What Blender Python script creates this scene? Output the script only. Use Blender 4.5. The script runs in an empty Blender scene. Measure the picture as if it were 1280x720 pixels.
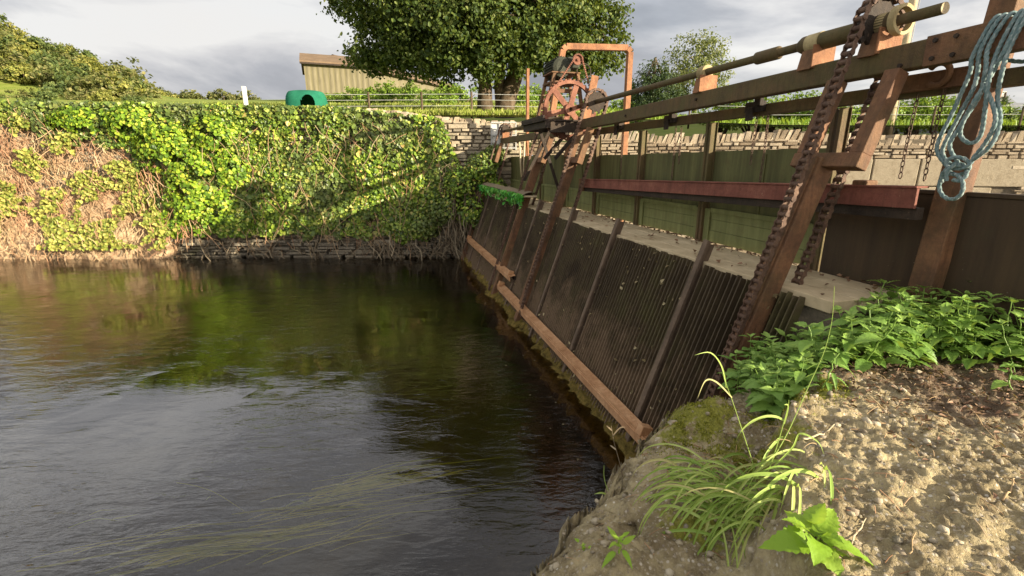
import bpy, bmesh, math, random
import numpy as np
from mathutils import Vector, noise
random.seed(7); rng = np.random.default_rng(7)
SC = bpy.context.scene
COL = SC.collection
R = math.radians

# ------------------------------------------------------------------ frames
FPX = 590.0; TH = math.atan2(160, 590); HC = 2.5
YA = R(15.1)
DX, DY = -math.sin(YA), math.cos(YA)          # along the screen, away from the viewer
RX, RY = math.cos(YA), math.sin(YA)           # across the screen, away from the river
def W(a, b, z): return Vector((a*DX + b*RX, a*DY + b*RY, z))
VD = Vector((DX, DY, 0)); VR = Vector((RX, RY, 0)); VZ = Vector((0, 0, 1))
def at(u, v, **k):
    """world point seen in the reference at (u, v) lying on a given plane of the place (a=, b=, x=, y= or z=)"""
    yy = 360 - v
    r = Vector((u-640, FPX*math.cos(TH)+yy*math.sin(TH), yy*math.cos(TH)-FPX*math.sin(TH)))
    (n, val), = k.items()
    q = {'a': r.x*DX+r.y*DY, 'b': r.x*RX+r.y*RY, 'x': r.x, 'y': r.y, 'z': r.z}[n]
    s = (val-HC)/q if n == 'z' else val/q
    return Vector((r.x*s, r.y*s, HC+r.z*s))
def rb(z, off=0.0): return 2.6 + (z-1.79)*0.342 + off      # b of the sloping screen plane
RT = (VR*0.342 + VZ).normalized()             # up along the screen
RN = VD.cross(RT).normalized()
if RN.dot(VR) > 0: RN = -RN                   # out of the screen, to the river

# ------------------------------------------------------------------ object helpers
def link(o, parent=None):
    COL.objects.link(o)
    if parent is not None: o.parent = parent
    return o
def tag(o, label=None, cat=None, group=None, kind=None):
    if label: o['label'] = label
    if cat: o['category'] = cat
    if group: o['group'] = group
    if kind: o['kind'] = kind
    return o
def thing(name, label, cat, loc, group=None):
    o = bpy.data.objects.new(name, None); o.empty_display_size = 0.1
    o.location = loc; link(o)
    return tag(o, label, cat, group)
def wloc(o):
    p = Vector((0, 0, 0))
    while o is not None: p += Vector(o.location); o = o.parent
    return p
class MB:
    def __init__(s): s.v = []; s.f = []
    def poly(s, pts, faces):
        n = len(s.v); s.v += [Vector(p) for p in pts]; s.f += [tuple(i+n for i in f) for f in faces]
    def box(s, c, X, Y, Z):
        """centre and three half-axis vectors"""
        c = Vector(c); P = []
        for k in (-1, 1):
            for j in (-1, 1):
                for i in (-1, 1): P.append(c + X*i + Y*j + Z*k)
        s.poly(P, [(0,2,3,1),(4,5,7,6),(0,1,5,4),(2,6,7,3),(0,4,6,2),(1,3,7,5)])
    def bar(s, p0, p1, w, h, up):
        """square bar from p0 to p1; h along up, w across"""
        p0, p1 = Vector(p0), Vector(p1); d = p1-p0; L = d.length; d.normalize()
        up = Vector(up); up = (up - d*up.dot(d)).normalized(); sd = d.cross(up)
        s.box((p0+p1)/2, d*(L/2), sd*(w/2), up*(h/2))
    def wbox(s, a0, a1, b0, b1, z0, z1):
        s.box(W((a0+a1)/2, (b0+b1)/2, (z0+z1)/2), VD*((a1-a0)/2), VR*((b1-b0)/2), VZ*((z1-z0)/2))
    def tube(s, pts, r, n=8, cap=True):
        pts = [Vector(p) for p in pts]; m = len(pts)
        if m < 2: return
        rr = r if hasattr(r, '__len__') else [r]*m
        base = len(s.v); ref = None
        for i, p in enumerate(pts):
            t = (pts[min(i+1, m-1)] - pts[max(i-1, 0)])
            if t.length < 1e-9: t = Vector((0, 0, 1))
            t.normalize()
            if ref is None:
                ref = t.orthogonal().normalized()
            ref = (ref - t*ref.dot(t))
            ref = ref.normalized() if ref.length > 1e-6 else t.orthogonal().normalized()
            o = t.cross(ref)
            for k in range(n):
                q = 2*math.pi*k/n
                s.v.append(p + (ref*math.cos(q) + o*math.sin(q))*rr[i])
        for i in range(m-1):
            for k in range(n):
                k2 = (k+1) % n
                s.f.append((base+i*n+k, base+i*n+k2, base+(i+1)*n+k2, base+(i+1)*n+k))
        if cap:
            s.f.append(tuple(base+k for k in reversed(range(n))))
            s.f.append(tuple(base+(m-1)*n+k for k in range(n)))
    def disc(s, c, axis, r, t, n=24, r_in=None):
        """flat ring or disc of thickness t about axis"""
        axis = Vector(axis).normalized(); o = axis.orthogonal().normalized(); q = axis.cross(o); c = Vector(c)
        base = len(s.v)
        for k in range(n):
            g = 2*math.pi*k/n; d = o*math.cos(g)+q*math.sin(g)
            if r_in is None:
                s.v += [c+d*r-axis*t/2, c+d*r+axis*t/2]
            else:
                s.v += [c+d*r-axis*t/2, c+d*r+axis*t/2, c+d*r_in-axis*t/2, c+d*r_in+axis*t/2]
        if r_in is None:
            for k in range(n):
                k2 = (k+1) % n; s.f.append((base+2*k, base+2*k2, base+2*k2+1, base+2*k+1))
            s.f.append(tuple(base+2*k for k in reversed(range(n)))); s.f.append(tuple(base+2*k+1 for k in range(n)))
        else:
            for k in range(n):
                A = base+4*k; B = base+4*((k+1) % n)
                s.f += [(A, B, B+1, A+1), (A+2, A+3, B+3, B+2), (A+1, B+1, B+3, A+3), (A, A+2, B+2, B)]
    def build(s, name, mat, parent=None, smooth=False, bevel=0.0, loc=None):
        V = np.array([tuple(p) for p in s.v], dtype=float)
        if parent is not None: off = np.array(wloc(parent))
        elif loc is not None: off = np.array(loc)
        else: off = np.array([V[:,0].mean(), V[:,1].mean(), V[:,2].min()])
        me = bpy.data.meshes.new(name)
        me.from_pydata((V-off).tolist(), [], s.f); me.update()
        if smooth: me.shade_smooth()
        me.materials.append(mat)
        o = bpy.data.objects.new(name, me); link(o, parent)
        if parent is None: o.location = off
        if bevel:
            m = o.modifiers.new('bevel', 'BEVEL'); m.width = bevel; m.segments = 2; m.limit_method = 'ANGLE'
        return o
def copy_tree(o, parent=None):
    c = o.copy(); COL.objects.link(c); c.parent = parent
    for ch in list(o.children): copy_tree(ch, c)
    return c
def npmesh(name, V, F, mat, parent=None, loc=None, smooth=False):
    """fast mesh from arrays; all faces have the same corner count"""
    V = np.asarray(V, dtype=np.float64); F = np.asarray(F, dtype=np.int32)
    if parent is not None: off = np.array(wloc(parent))
    elif loc is not None: off = np.array(loc)
    else: off = np.array([V[:,0].mean(), V[:,1].mean(), V[:,2].min()])
    me = bpy.data.meshes.new(name); k = F.shape[1]
    me.vertices.add(len(V)); me.vertices.foreach_set('co', (V-off).astype(np.float32).ravel())
    me.loops.add(F.size); me.loops.foreach_set('vertex_index', F.ravel())
    me.polygons.add(len(F)); me.polygons.foreach_set('loop_start', np.arange(0, F.size, k, dtype=np.int32))
    me.polygons.foreach_set('loop_total', np.full(len(F), k, dtype=np.int32))
    me.update(calc_edges=True); me.validate()
    if smooth: me.shade_smooth()
    me.materials.append(mat)
    o = bpy.data.objects.new(name, me); link(o, parent)
    if parent is None: o.location = off
    return o
def unit(A): return A/np.maximum(np.linalg.norm(A, axis=1, keepdims=True), 1e-9)
def leaf_arrays(P, N, size, aspect=0.8, fold=0.18, droop=0.6):
    """pointed folded leaves, six corners each"""
    n = len(P); N = unit(N)
    T = rng.normal(size=(n, 3)); T[:,2] -= droop
    T = unit(T - N*np.sum(T*N, axis=1, keepdims=True)); S = np.cross(N, T)
    sz = np.asarray(size).reshape(-1, 1)*np.ones((n, 1)); w = sz*aspect*0.5; up = sz*fold
    v0 = P - T*sz*0.5; tip = P + T*sz*0.5 - N*up*0.4
    l1 = P - T*sz*0.22 - S*w + N*up; r1 = P - T*sz*0.22 + S*w + N*up
    l2 = P + T*sz*0.18 - S*w*0.72 + N*up*0.6; r2 = P + T*sz*0.18 + S*w*0.72 + N*up*0.6
    V = np.stack([v0, r1, r2, tip, l2, l1], axis=1).reshape(-1, 3)
    b = (np.arange(n)*6)[:, None]
    F = np.concatenate([b+np.array([[0, 1, 2, 3]]), b+np.array([[0, 3, 4, 5]])])
    return V, F
def leaves(name, P, N, size, mat, parent=None, **k):
    V, F = leaf_arrays(np.asarray(P), np.asarray(N), size, **k)
    return npmesh(name, V, F, mat, parent)
def nz(x, y, z=0.0, s=1.0): return noise.noise(Vector((x*s, y*s, z*s)))

# ------------------------------------------------------------------ materials
def newmat(name):
    m = bpy.data.materials.new(name); m.use_nodes = True
    nt = m.node_tree; nt.nodes.clear()
    out = nt.nodes.new('ShaderNodeOutputMaterial')
    return m, nt, out
def node(nt, t, **k):
    n = nt.nodes.new(t)
    for a, b in k.items(): setattr(n, a, b)
    return n
def ramp(nt, src, stops):
    r = node(nt, 'ShaderNodeValToRGB'); e = r.color_ramp.elements
    while len(e) < len(stops): e.new(0.5)
    for i, (p, c) in enumerate(stops):
        e[i].position = p; e[i].color = (*c, 1) if len(c) == 3 else c
    nt.links.new(src, r.inputs[0]); return r.outputs[0]
def gray(p): return (p, p, p)
def pnoise(nt, scale, detail=6, rough=0.6, vec=None, stretch=None, dist=0.0):
    n = node(nt, 'ShaderNodeTexNoise'); n.inputs['Scale'].default_value = scale
    n.inputs['Detail'].default_value = detail; n.inputs['Roughness'].default_value = rough
    n.inputs['Distortion'].default_value = dist
    if vec is None:
        g = node(nt, 'ShaderNodeNewGeometry'); vec = g.outputs['Position']
    if stretch is not None:
        m = node(nt, 'ShaderNodeMapping')
        m.inputs['Rotation'].default_value = (0, 0, stretch[3] if len(stretch) > 3 else 0)
        m.inputs['Scale'].default_value = stretch[:3]; nt.links.new(vec, m.inputs['Vector']); vec = m.outputs[0]
    nt.links.new(vec, n.inputs['Vector']); return n.outputs['Fac']
def mixc(nt, fac, c1, c2, mode='MIX'):
    m = node(nt, 'ShaderNodeMix', data_type='RGBA', blend_type=mode)
    for sock, v in ((m.inputs[0], fac), (m.inputs[6], c1), (m.inputs[7], c2)):
        if hasattr(v, 'links') or hasattr(v, 'is_output'): nt.links.new(v, sock)
        elif isinstance(v, (int, float)): sock.default_value = v
        else: sock.default_value = (*v, 1)
    return m.outputs[2]
def mth(nt, op, a, b=0.0):
    m = node(nt, 'ShaderNodeMath', operation=op)
    for i, v in enumerate((a, b)):
        if isinstance(v, (int, float)): m.inputs[i].default_value = v
        else: nt.links.new(v, m.inputs[i])
    return m.outputs[0]
def bump(nt, h, strength=0.4, dist=0.02, prev=None):
    b = node(nt, 'ShaderNodeBump'); b.inputs['Strength'].default_value = strength
    b.inputs['Distance'].default_value = dist; nt.links.new(h, b.inputs['Height'])
    if prev is not None: nt.links.new(prev, b.inputs['Normal'])
    return b.outputs[0]
def principled(nt, out, col, rough=0.8, nrm=None, spec=0.3, metal=0.0):
    p = node(nt, 'ShaderNodeBsdfPrincipled')
    if hasattr(col, 'is_output'): nt.links.new(col, p.inputs['Base Color'])
    else: p.inputs['Base Color'].default_value = (*col, 1)
    if hasattr(rough, 'is_output'): nt.links.new(rough, p.inputs['Roughness'])
    else: p.inputs['Roughness'].default_value = rough
    p.inputs['Specular IOR Level'].default_value = spec; p.inputs['Metallic'].default_value = metal
    if nrm is not None: nt.links.new(nrm, p.inputs['Normal'])
    nt.links.new(p.outputs[0], out.inputs[0]); return p
def steel(name, c_lo, c_mid, c_hi, algae=0.0, algae_c=(0.085, 0.085, 0.025), rough=0.75, s=1.0, pale=0.25):
    m, nt, out = newmat(name)
    n1 = pnoise(nt, 5*s, 8, 0.65); n2 = pnoise(nt, 38*s, 6, 0.7); n3 = pnoise(nt, 140*s, 3, 0.6)
    col = ramp(nt, n1, [(0.3, c_lo), (0.5, c_mid), (0.72, c_hi)])
    col = mixc(nt, ramp(nt, n2, [(0.45, gray(0)), (0.72, gray(0.55))]), col, c_lo)
    flake = ramp(nt, pnoise(nt, 22*s, 4, 0.7), [(0.66, gray(0)), (0.72, gray(pale))])
    col = mixc(nt, flake, col, (0.42, 0.27, 0.16))
    if algae > 0:
        a = ramp(nt, pnoise(nt, 3.1*s, 5, 0.6), [(0.5-0.35*algae, gray(0)), (0.75-0.3*algae, gray(algae))])
        col = mixc(nt, a, col, algae_c)
    st_ = pnoise(nt, 9*s, 5, 0.65, stretch=(3, 3, 0.3)); col = mixc(nt, ramp(nt, st_, [(0.52, gray(0)), (0.68, gray(0.55))]), col, c_lo)
    col = mixc(nt, ramp(nt, st_, [(0.28, gray(0.5)), (0.42, gray(0))]), col, c_hi)
    h = mth(nt, 'ADD', mth(nt, 'MULTIPLY', n2, 0.9), mth(nt, 'MULTIPLY', n3, 0.5))
    principled(nt, out, col, rough, bump(nt, h, 0.8, 0.008), 0.3)
    return m
def leafmat(name, stops, trans=0.35, rough=0.5, patch=None, ps=0.5, spec=0.35, vein=0):
    m, nt, out = newmat(name)
    g = node(nt, 'ShaderNodeNewGeometry')
    col = ramp(nt, g.outputs['Random Per Island'], stops)
    if patch is not None:
        col = mixc(nt, ramp(nt, pnoise(nt, ps, 4, 0.6), [(0.42, gray(0)), (0.62, gray(0.8))]), col, patch)
    p = node(nt, 'ShaderNodeBsdfPrincipled'); p.inputs['Roughness'].default_value = rough
    p.inputs['Specular IOR Level'].default_value = spec
    if vein:
        wv_ = pnoise(nt, vein, 4, 0.6); col = mixc(nt, ramp(nt, wv_, [(0.35, gray(0)), (0.7, gray(0.45))]), col, stops[0][1])
        nt.links.new(bump(nt, wv_, 0.7, 0.004), p.inputs['Normal'])
    nt.links.new(col, p.inputs['Base Color'])
    t = node(nt, 'ShaderNodeBsdfTranslucent'); nt.links.new(mixc(nt, 0.4, col, (0.35, 0.4, 0.03), 'MIX'), t.inputs['Color'])
    x = node(nt, 'ShaderNodeMixShader'); x.inputs[0].default_value = trans
    nt.links.new(p.outputs[0], x.inputs[1]); nt.links.new(t.outputs[0], x.inputs[2])
    nt.links.new(x.outputs[0], out.inputs[0]); return m
def stonemat(name, stops, stain=(0.10, 0.085, 0.06), sc=1.0, moss=0.0):
    m, nt, out = newmat(name)
    g = node(nt, 'ShaderNodeNewGeometry')
    col = ramp(nt, g.outputs['Random Per Island'], stops)
    n1 = pnoise(nt, 4*sc, 8, 0.65); n2 = pnoise(nt, 45*sc, 6, 0.7)
    col = mixc(nt, ramp(nt, n1, [(0.48, gray(0)), (0.7, gray(0.75))]), col, stain)
    col = mixc(nt, ramp(nt, n2, [(0.4, gray(0)), (0.75, gray(0.4))]), col, (0.62, 0.55, 0.42))
    if moss: col = mixc(nt, ramp(nt, pnoise(nt, 2.3, 6, 0.7), [(0.55, gray(0)), (0.68, gray(moss))]), col, (0.09, 0.10, 0.02))
    principled(nt, out, col, 0.9, bump(nt, mth(nt, 'ADD', n1, n2), 0.6, 0.02), 0.2); return m

M = {}
M['rust'] = steel('rusty_steel', (0.07, 0.036, 0.02), (0.15, 0.073, 0.037), (0.25, 0.12, 0.058), 0.25)
M['strip'] = steel('worn_strip', (0.07, 0.05, 0.033), (0.125, 0.085, 0.057), (0.19, 0.135, 0.09), 0)
M['rust_bright'] = steel('orange_rust', (0.13, 0.056, 0.027), (0.25, 0.112, 0.05), (0.35, 0.175, 0.085), 0, pale=0.35)
M['rust_tan'] = steel('tan_rust', (0.26, 0.125, 0.055), (0.43, 0.235, 0.115), (0.54, 0.33, 0.18), 0, pale=0.4)  # lighter tan rust of the two long angle bars
M['rust_olive'] = steel('algae_rust', (0.055, 0.034, 0.018), (0.105, 0.062, 0.03), (0.15, 0.082, 0.04), 0.55)
M['rust_red'] = steel('red_oxide', (0.10, 0.035, 0.024), (0.185, 0.062, 0.042), (0.25, 0.10, 0.065), 0, pale=0.6)
M['rust_dark'] = steel('dark_steel', (0.016, 0.011, 0.008), (0.035, 0.024, 0.016), (0.06, 0.038, 0.022), 0)
M['gear_red'] = steel('faded_red', (0.09, 0.034, 0.02), (0.19, 0.075, 0.045), (0.27, 0.125, 0.075), 0, pale=0.35)
M['chain'] = steel('chain_steel', (0.05, 0.028, 0.018), (0.11, 0.062, 0.04), (0.20, 0.12, 0.075), 0, rough=0.6, s=2.5)
M['pale_metal'] = steel('pale_brass', (0.25, 0.19, 0.09), (0.42, 0.34, 0.17), (0.55, 0.46, 0.27), 0)
M['grey_metal'] = steel('grey_galvanised', (0.28, 0.28, 0.27), (0.40, 0.40, 0.38), (0.52, 0.51, 0.48), 0)

def panelmat(name, base, light, rust):
    m, nt, out = newmat(name)
    st = pnoise(nt, 3.0, 6, 0.65, stretch=(4, 4, 0.35)); n = pnoise(nt, 9, 7, 0.65); n2 = pnoise(nt, 60, 4, 0.6)
    col = ramp(nt, st, [(0.3, base), (0.7, light)])
    col = mixc(nt, ramp(nt, n, [(0.52, gray(0)), (0.74, gray(0.7))]), col, rust)
    col = mixc(nt, ramp(nt, n2, [(0.70, gray(0)), (0.76, gray(0.35))]), col, (0.3, 0.3, 0.22))
    principled(nt, out, col, 0.7, bump(nt, mth(nt, 'ADD', n, n2), 0.25, 0.008), 0.35); return m
M['panel'] = panelmat('olive_painted_steel', (0.05, 0.05, 0.016), (0.125, 0.125, 0.042), (0.08, 0.062, 0.022))
M['panel_low'] = panelmat('pale_olive_boards', (0.10, 0.11, 0.035), (0.19, 0.20, 0.075), (0.11, 0.095, 0.035))
M['panel_brown'] = panelmat('brown_painted_steel', (0.032, 0.019, 0.009), (0.062, 0.038, 0.017), (0.042, 0.031, 0.013))

def barmat():
    m, nt, out = newmat('screen_bar_steel')
    g = node(nt, 'ShaderNodeNewGeometry'); sep = node(nt, 'ShaderNodeSeparateXYZ'); nt.links.new(g.outputs['Position'], sep.inputs[0])
    n = pnoise(nt, 2.2, 7, 0.65); n2 = pnoise(nt, 30, 5, 0.7)
    col = ramp(nt, n, [(0.32, (0.038, 0.026, 0.014)), (0.5, (0.072, 0.052, 0.028)), (0.68, (0.088, 0.078, 0.03))])
    # dried silt that clings to the lower bars in ragged patches
    zz = mth(nt, 'ADD', sep.outputs[2], mth(nt, 'MULTIPLY', mth(nt, 'SUBTRACT', pnoise(nt, 3.5, 6, 0.7), 0.5), 2.4))
    silt = ramp(nt, zz, [(0.45, gray(0.85)), (0.95, gray(0))])
    col = mixc(nt, silt, col, (0.19, 0.13, 0.08))
    col = mixc(nt, ramp(nt, n2, [(0.5, gray(0)), (0.75, gray(0.5))]), col, (0.03, 0.02, 0.012))
    principled(nt, out, col, 0.7, bump(nt, n2, 0.5, 0.006), 0.35); return m
M['bar'] = barmat()

def plankmat():
    m, nt, out = newmat('weathered_deck')
    n = pnoise(nt, 3, 8, 0.65); n2 = pnoise(nt, 40, 6, 0.65, stretch=(1, 0.2, 1, YA)); n3 = pnoise(nt, 9, 5, 0.6)
    col = ramp(nt, n, [(0.3, (0.36, 0.28, 0.165)), (0.6, (0.52, 0.42, 0.265)), (0.8, (0.60, 0.50, 0.33))])
    col = mixc(nt, ramp(nt, n2, [(0.5, gray(0)), (0.75, gray(0.45))]), col, (0.27, 0.22, 0.14))
    col = mixc(nt, ramp(nt, n3, [(0.6, gray(0)), (0.75, gray(0.4))]), col, (0.20, 0.17, 0.09))
    principled(nt, out, col, 0.85, bump(nt, n2, 0.4, 0.006), 0.25); return m
M['deck'] = plankmat()

def groundmat(name, stops, sc, sc2=30, bs=0.5):
    m, nt, out = newmat(name)
    n = pnoise(nt, sc, 8, 0.65); n2 = pnoise(nt, sc2, 5, 0.65)
    col = ramp(nt, n, stops)
    col = mixc(nt, ramp(nt, n2, [(0.4, gray(0)), (0.75, gray(0.5))]), col, stops[0][1])
    principled(nt, out, col, 0.95, bump(nt, n2, bs, 0.03), 0.1); return m
M['field'] = groundmat('field_grass_ground', [(0.3, (0.10, 0.15, 0.025)), (0.5, (0.19, 0.23, 0.04)), (0.72, (0.27, 0.27, 0.08))], 0.6, 12)
M['bed'] = groundmat('river_bed_mud', [(0.3, (0.028, 0.022, 0.010)), (0.55, (0.055, 0.044, 0.020)), (0.75, (0.10, 0.082, 0.036))], 1.3)
M['silt'] = groundmat('silt_and_weed', [(0.3, (0.05, 0.032, 0.012)), (0.5, (0.16, 0.12, 0.03)), (0.7, (0.26, 0.17, 0.05))], 14, 70, 0.9)
M['hill'] = groundmat('distant_hill', [(0.3, (0.14, 0.16, 0.10)), (0.7, (0.22, 0.22, 0.17))], 0.05, 1)
M['bark'] = groundmat('tree_bark', [(0.3, (0.05, 0.035, 0.022)), (0.5, (0.10, 0.075, 0.05)), (0.7, (0.17, 0.13, 0.09))], 6, 40)
M['dry_stem'] = leafmat('dry_stems', [(0, (0.20, 0.115, 0.06)), (0.35, (0.40, 0.27, 0.15)), (0.7, (0.46, 0.34, 0.19)), (1, (0.55, 0.44, 0.28))], 0.1, 0.8, (0.34, 0.17, 0.10), 0.9, spec=0.1)
M['root'] = leafmat('pale_roots', [(0, (0.07, 0.05, 0.032)), (0.7, (0.16, 0.125, 0.082)), (1, (0.30, 0.25, 0.17))], 0.0, 0.85, None, spec=0.1)
M['wood_pale'] = groundmat('pale_wood', [(0.3, (0.42, 0.33, 0.20)), (0.7, (0.62, 0.52, 0.36))], 6, 60)
M['white'] = groundmat('white_paint', [(0.3, (0.48, 0.47, 0.43)), (0.7, (0.66, 0.65, 0.60))], 4, 40, 0.1)
M['slate'] = groundmat('grey_slate', [(0.3, (0.16, 0.17, 0.18)), (0.7, (0.24, 0.25, 0.26))], 2, 20, 0.2)
M['dark'] = groundmat('dark_opening', [(0.3, (0.012, 0.012, 0.010)), (0.7, (0.02, 0.02, 0.018))], 2, 20, 0.1)

M['ivy'] = leafmat('ivy_leaf', [(0, (0.025, 0.055, 0.010)), (0.3, (0.085, 0.16, 0.018)), (0.62, (0.20, 0.31, 0.03)), (0.86, (0.38, 0.47, 0.06)), (0.97, (0.52, 0.50, 0.12)), (1, (0.50, 0.30, 0.10))], 0.25, 0.4, (0.10, 0.125, 0.045), 0.6)
M['bramble'] = leafmat('bramble_leaf', [(0, (0.04, 0.09, 0.010)), (0.4, (0.15, 0.27, 0.02)), (0.8, (0.33, 0.46, 0.035)), (1, (0.52, 0.52, 0.07))], 0.35, 0.45)
M['dry_leaf'] = leafmat('yellowing_leaf', [(0, (0.13, 0.19, 0.03)), (0.45, (0.30, 0.33, 0.06)), (1, (0.48, 0.42, 0.11))], 0.3, 0.6)
M['dry_leaf2'] = leafmat('caught_leaf', [(0, (0.07, 0.05, 0.02)), (0.6, (0.20, 0.15, 0.07)), (1, (0.45, 0.38, 0.22))], 0.1, 0.7)
M['grass_far'] = leafmat('field_grass', [(0, (0.16, 0.22, 0.03)), (0.6, (0.30, 0.35, 0.06)), (1, (0.44, 0.42, 0.14))], 0.35, 0.6)
M['oak'] = leafmat('broad_tree_leaf', [(0, (0.020, 0.040, 0.009)), (0.5, (0.055, 0.085, 0.017)), (0.85, (0.10, 0.135, 0.028)), (1, (0.15, 0.17, 0.05))], 0.25, 0.55, spec=0.18)
M['birch'] = leafmat('light_tree_leaf', [(0, (0.09, 0.115, 0.04)), (0.6, (0.16, 0.19, 0.07)), (1, (0.25, 0.25, 0.11))], 0.35, 0.6)
M['fir'] = leafmat('fir_leaf', [(0, (0.022, 0.045, 0.018)), (0.7, (0.045, 0.08, 0.025)), (1, (0.08, 0.12, 0.04))], 0.15, 0.6)
M['hedge'] = leafmat('hedge_leaf', [(0, (0.07, 0.14, 0.015)), (0.5, (0.15, 0.25, 0.025)), (1, (0.27, 0.37, 0.05))], 0.3, 0.5)
M['scrub'] = leafmat('scrub_leaf', [(0, (0.06, 0.075, 0.022)), (0.5, (0.125, 0.14, 0.038)), (1, (0.23, 0.205, 0.08))], 0.3, 0.7)
M['scrub_yellow'] = leafmat('gorse_leaf', [(0, (0.13, 0.15, 0.03)), (0.5, (0.22, 0.23, 0.045)), (1, (0.33, 0.30, 0.08))], 0.3, 0.7)
M['hill_green'] = leafmat('hill_leaf', [(0, (0.035, 0.06, 0.018)), (0.5, (0.075, 0.11, 0.028)), (1, (0.15, 0.18, 0.05))], 0.3, 0.7)
M['nettle'] = leafmat('nettle_leaf', [(0, (0.15, 0.28, 0.05)), (0.55, (0.25, 0.40, 0.08)), (0.92, (0.36, 0.50, 0.12)), (1, (0.48, 0.48, 0.14))], 0.3, 0.45, vein=110)
M['dock'] = leafmat('bright_leaf', [(0, (0.22, 0.38, 0.03)), (1, (0.36, 0.50, 0.06))], 0.4, 0.45, vein=70)
M['blade'] = leafmat('grass_blade', [(0, (0.19, 0.31, 0.05)), (0.55, (0.35, 0.48, 0.11)), (0.85, (0.50, 0.58, 0.18)), (1, (0.50, 0.45, 0.2))], 0.35, 0.5)
M['straw'] = leafmat('dead_grass', [(0, (0.30, 0.18, 0.09)), (1, (0.52, 0.38, 0.20))], 0.2, 0.7)
M['dead_leaf'] = leafmat('dead_leaf', [(0, (0.09, 0.045, 0.025)), (0.6, (0.19, 0.10, 0.055)), (1, (0.30, 0.19, 0.11))], 0.1, 0.7)
M['weed'] = leafmat('river_weed', [(0, (0.36, 0.50, 0.04)), (1, (0.70, 0.78, 0.12))], 0.2, 0.6)
M['net'] = leafmat('green_netting', [(0, (0.04, 0.18, 0.05)), (0.6, (0.08, 0.45, 0.04)), (1, (0.30, 0.55, 0.15))], 0.25, 0.4)
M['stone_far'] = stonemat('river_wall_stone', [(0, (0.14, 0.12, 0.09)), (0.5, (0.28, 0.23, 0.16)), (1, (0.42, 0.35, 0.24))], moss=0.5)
M['stone_foot'] = stonemat('dark_footing_stone', [(0, (0.035, 0.03, 0.022)), (0.6, (0.09, 0.075, 0.055)), (1, (0.19, 0.16, 0.115))], (0.03, 0.025, 0.018), moss=0.4)  # footing stone, darker than the wall above it
M['stone_back'] = stonemat('rubble_stone', [(0, (0.18, 0.13, 0.08)), (0.5, (0.31, 0.24, 0.155)), (1, (0.47, 0.39, 0.28))], (0.17, 0.12, 0.075), 1.5)
M['ashlar'] = stonemat('dressed_stone', [(0, (0.24, 0.195, 0.13)), (1, (0.36, 0.30, 0.205))], (0.15, 0.11, 0.06), 2.2)
M['mortar'] = groundmat('mortar', [(0.3, (0.10, 0.085, 0.06)), (0.7, (0.21, 0.17, 0.12))], 8, 50)

# ------------------------------------------------------------------ world and sun
SUN_AZ = 60.0; SUN_EL = 14.0          # to the right of straight behind the camera
wd = bpy.data.worlds.new('World'); SC.world = wd; wd.use_nodes = True
nt = wd.node_tree; nt.nodes.clear()
wo = nt.nodes.new('ShaderNodeOutputWorld'); bg = nt.nodes.new('ShaderNodeBackground')
sky = nt.nodes.new('ShaderNodeTexSky'); sky.sky_type = 'NISHITA'; sky.sun_disc = False
sdir = Vector((math.sin(R(SUN_AZ))*math.cos(R(SUN_EL)), -math.cos(R(SUN_AZ))*math.cos(R(SUN_EL)), math.sin(R(SUN_EL))))
sky.sun_elevation = R(SUN_EL); sky.sun_rotation = math.atan2(sdir.x, sdir.y)
sky.air_density = 1.0; sky.dust_density = 1.5
tc = nt.nodes.new('ShaderNodeTexCoord')
mp = nt.nodes.new('ShaderNodeMapping'); mp.inputs['Scale'].default_value = (1.3, 1.3, 3.4); mp.inputs['Location'].default_value = (0.6, 0.25, 0.3)
nt.links.new(tc.outputs['Generated'], mp.inputs[0])
c1 = pnoise(nt, 1.6, 7, 0.55, mp.outputs[0], dist=0.35)
cl = ramp(nt, c1, [(0.37, (1.18, 1.22, 1.34)), (0.46, (1.65, 1.68, 1.80)), (0.53, (2.4, 2.38, 2.42)), (0.60, (3.1, 3.05, 2.98))])
dt = nt.nodes.new('ShaderNodeVectorMath'); dt.operation = 'DOT_PRODUCT'
nt.links.new(tc.outputs['Generated'], dt.inputs[0]); dt.inputs[1].default_value = sdir
sunside = ramp(nt, mth(nt, 'MULTIPLY', mth(nt, 'ADD', dt.outputs['Value'], 1.0), 0.5), [(0.42, gray(1.0)), (1.0, (2.0, 1.85, 1.65))])
cl = mixc(nt, 1.0, cl, sunside, 'MULTIPLY')
sz_ = nt.nodes.new('ShaderNodeSeparateXYZ'); nt.links.new(tc.outputs['Generated'], sz_.inputs[0])
high = ramp(nt, sz_.outputs[2], [(0.26, gray(1.0)), (0.42, gray(2.4)), (0.55, gray(2.0)), (0.72, gray(1.1))])     # thinner, brighter cloud overhead
cl = mixc(nt, 1.0, cl, high, 'MULTIPLY')
cover = ramp(nt, pnoise(nt, 1.1, 5, 0.5, mp.outputs[0]), [(0.30, gray(0.86)), (0.62, gray(0.99))])
nt.links.new(mixc(nt, cover, sky.outputs[0], cl), bg.inputs[0]); bg.inputs[1].default_value = 0.1
nt.links.new(bg.outputs[0], wo.inputs[0])
sl = bpy.data.lights.new('sun', 'SUN'); sl.energy = 5.0; sl.angle = R(0.6); sl.color = (1.0, 0.87, 0.66)
so = bpy.data.objects.new('sun', sl); link(so)
so.rotation_euler = (-sdir).to_track_quat('-Z', 'Y').to_euler(); so.location = sdir*60

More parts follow.
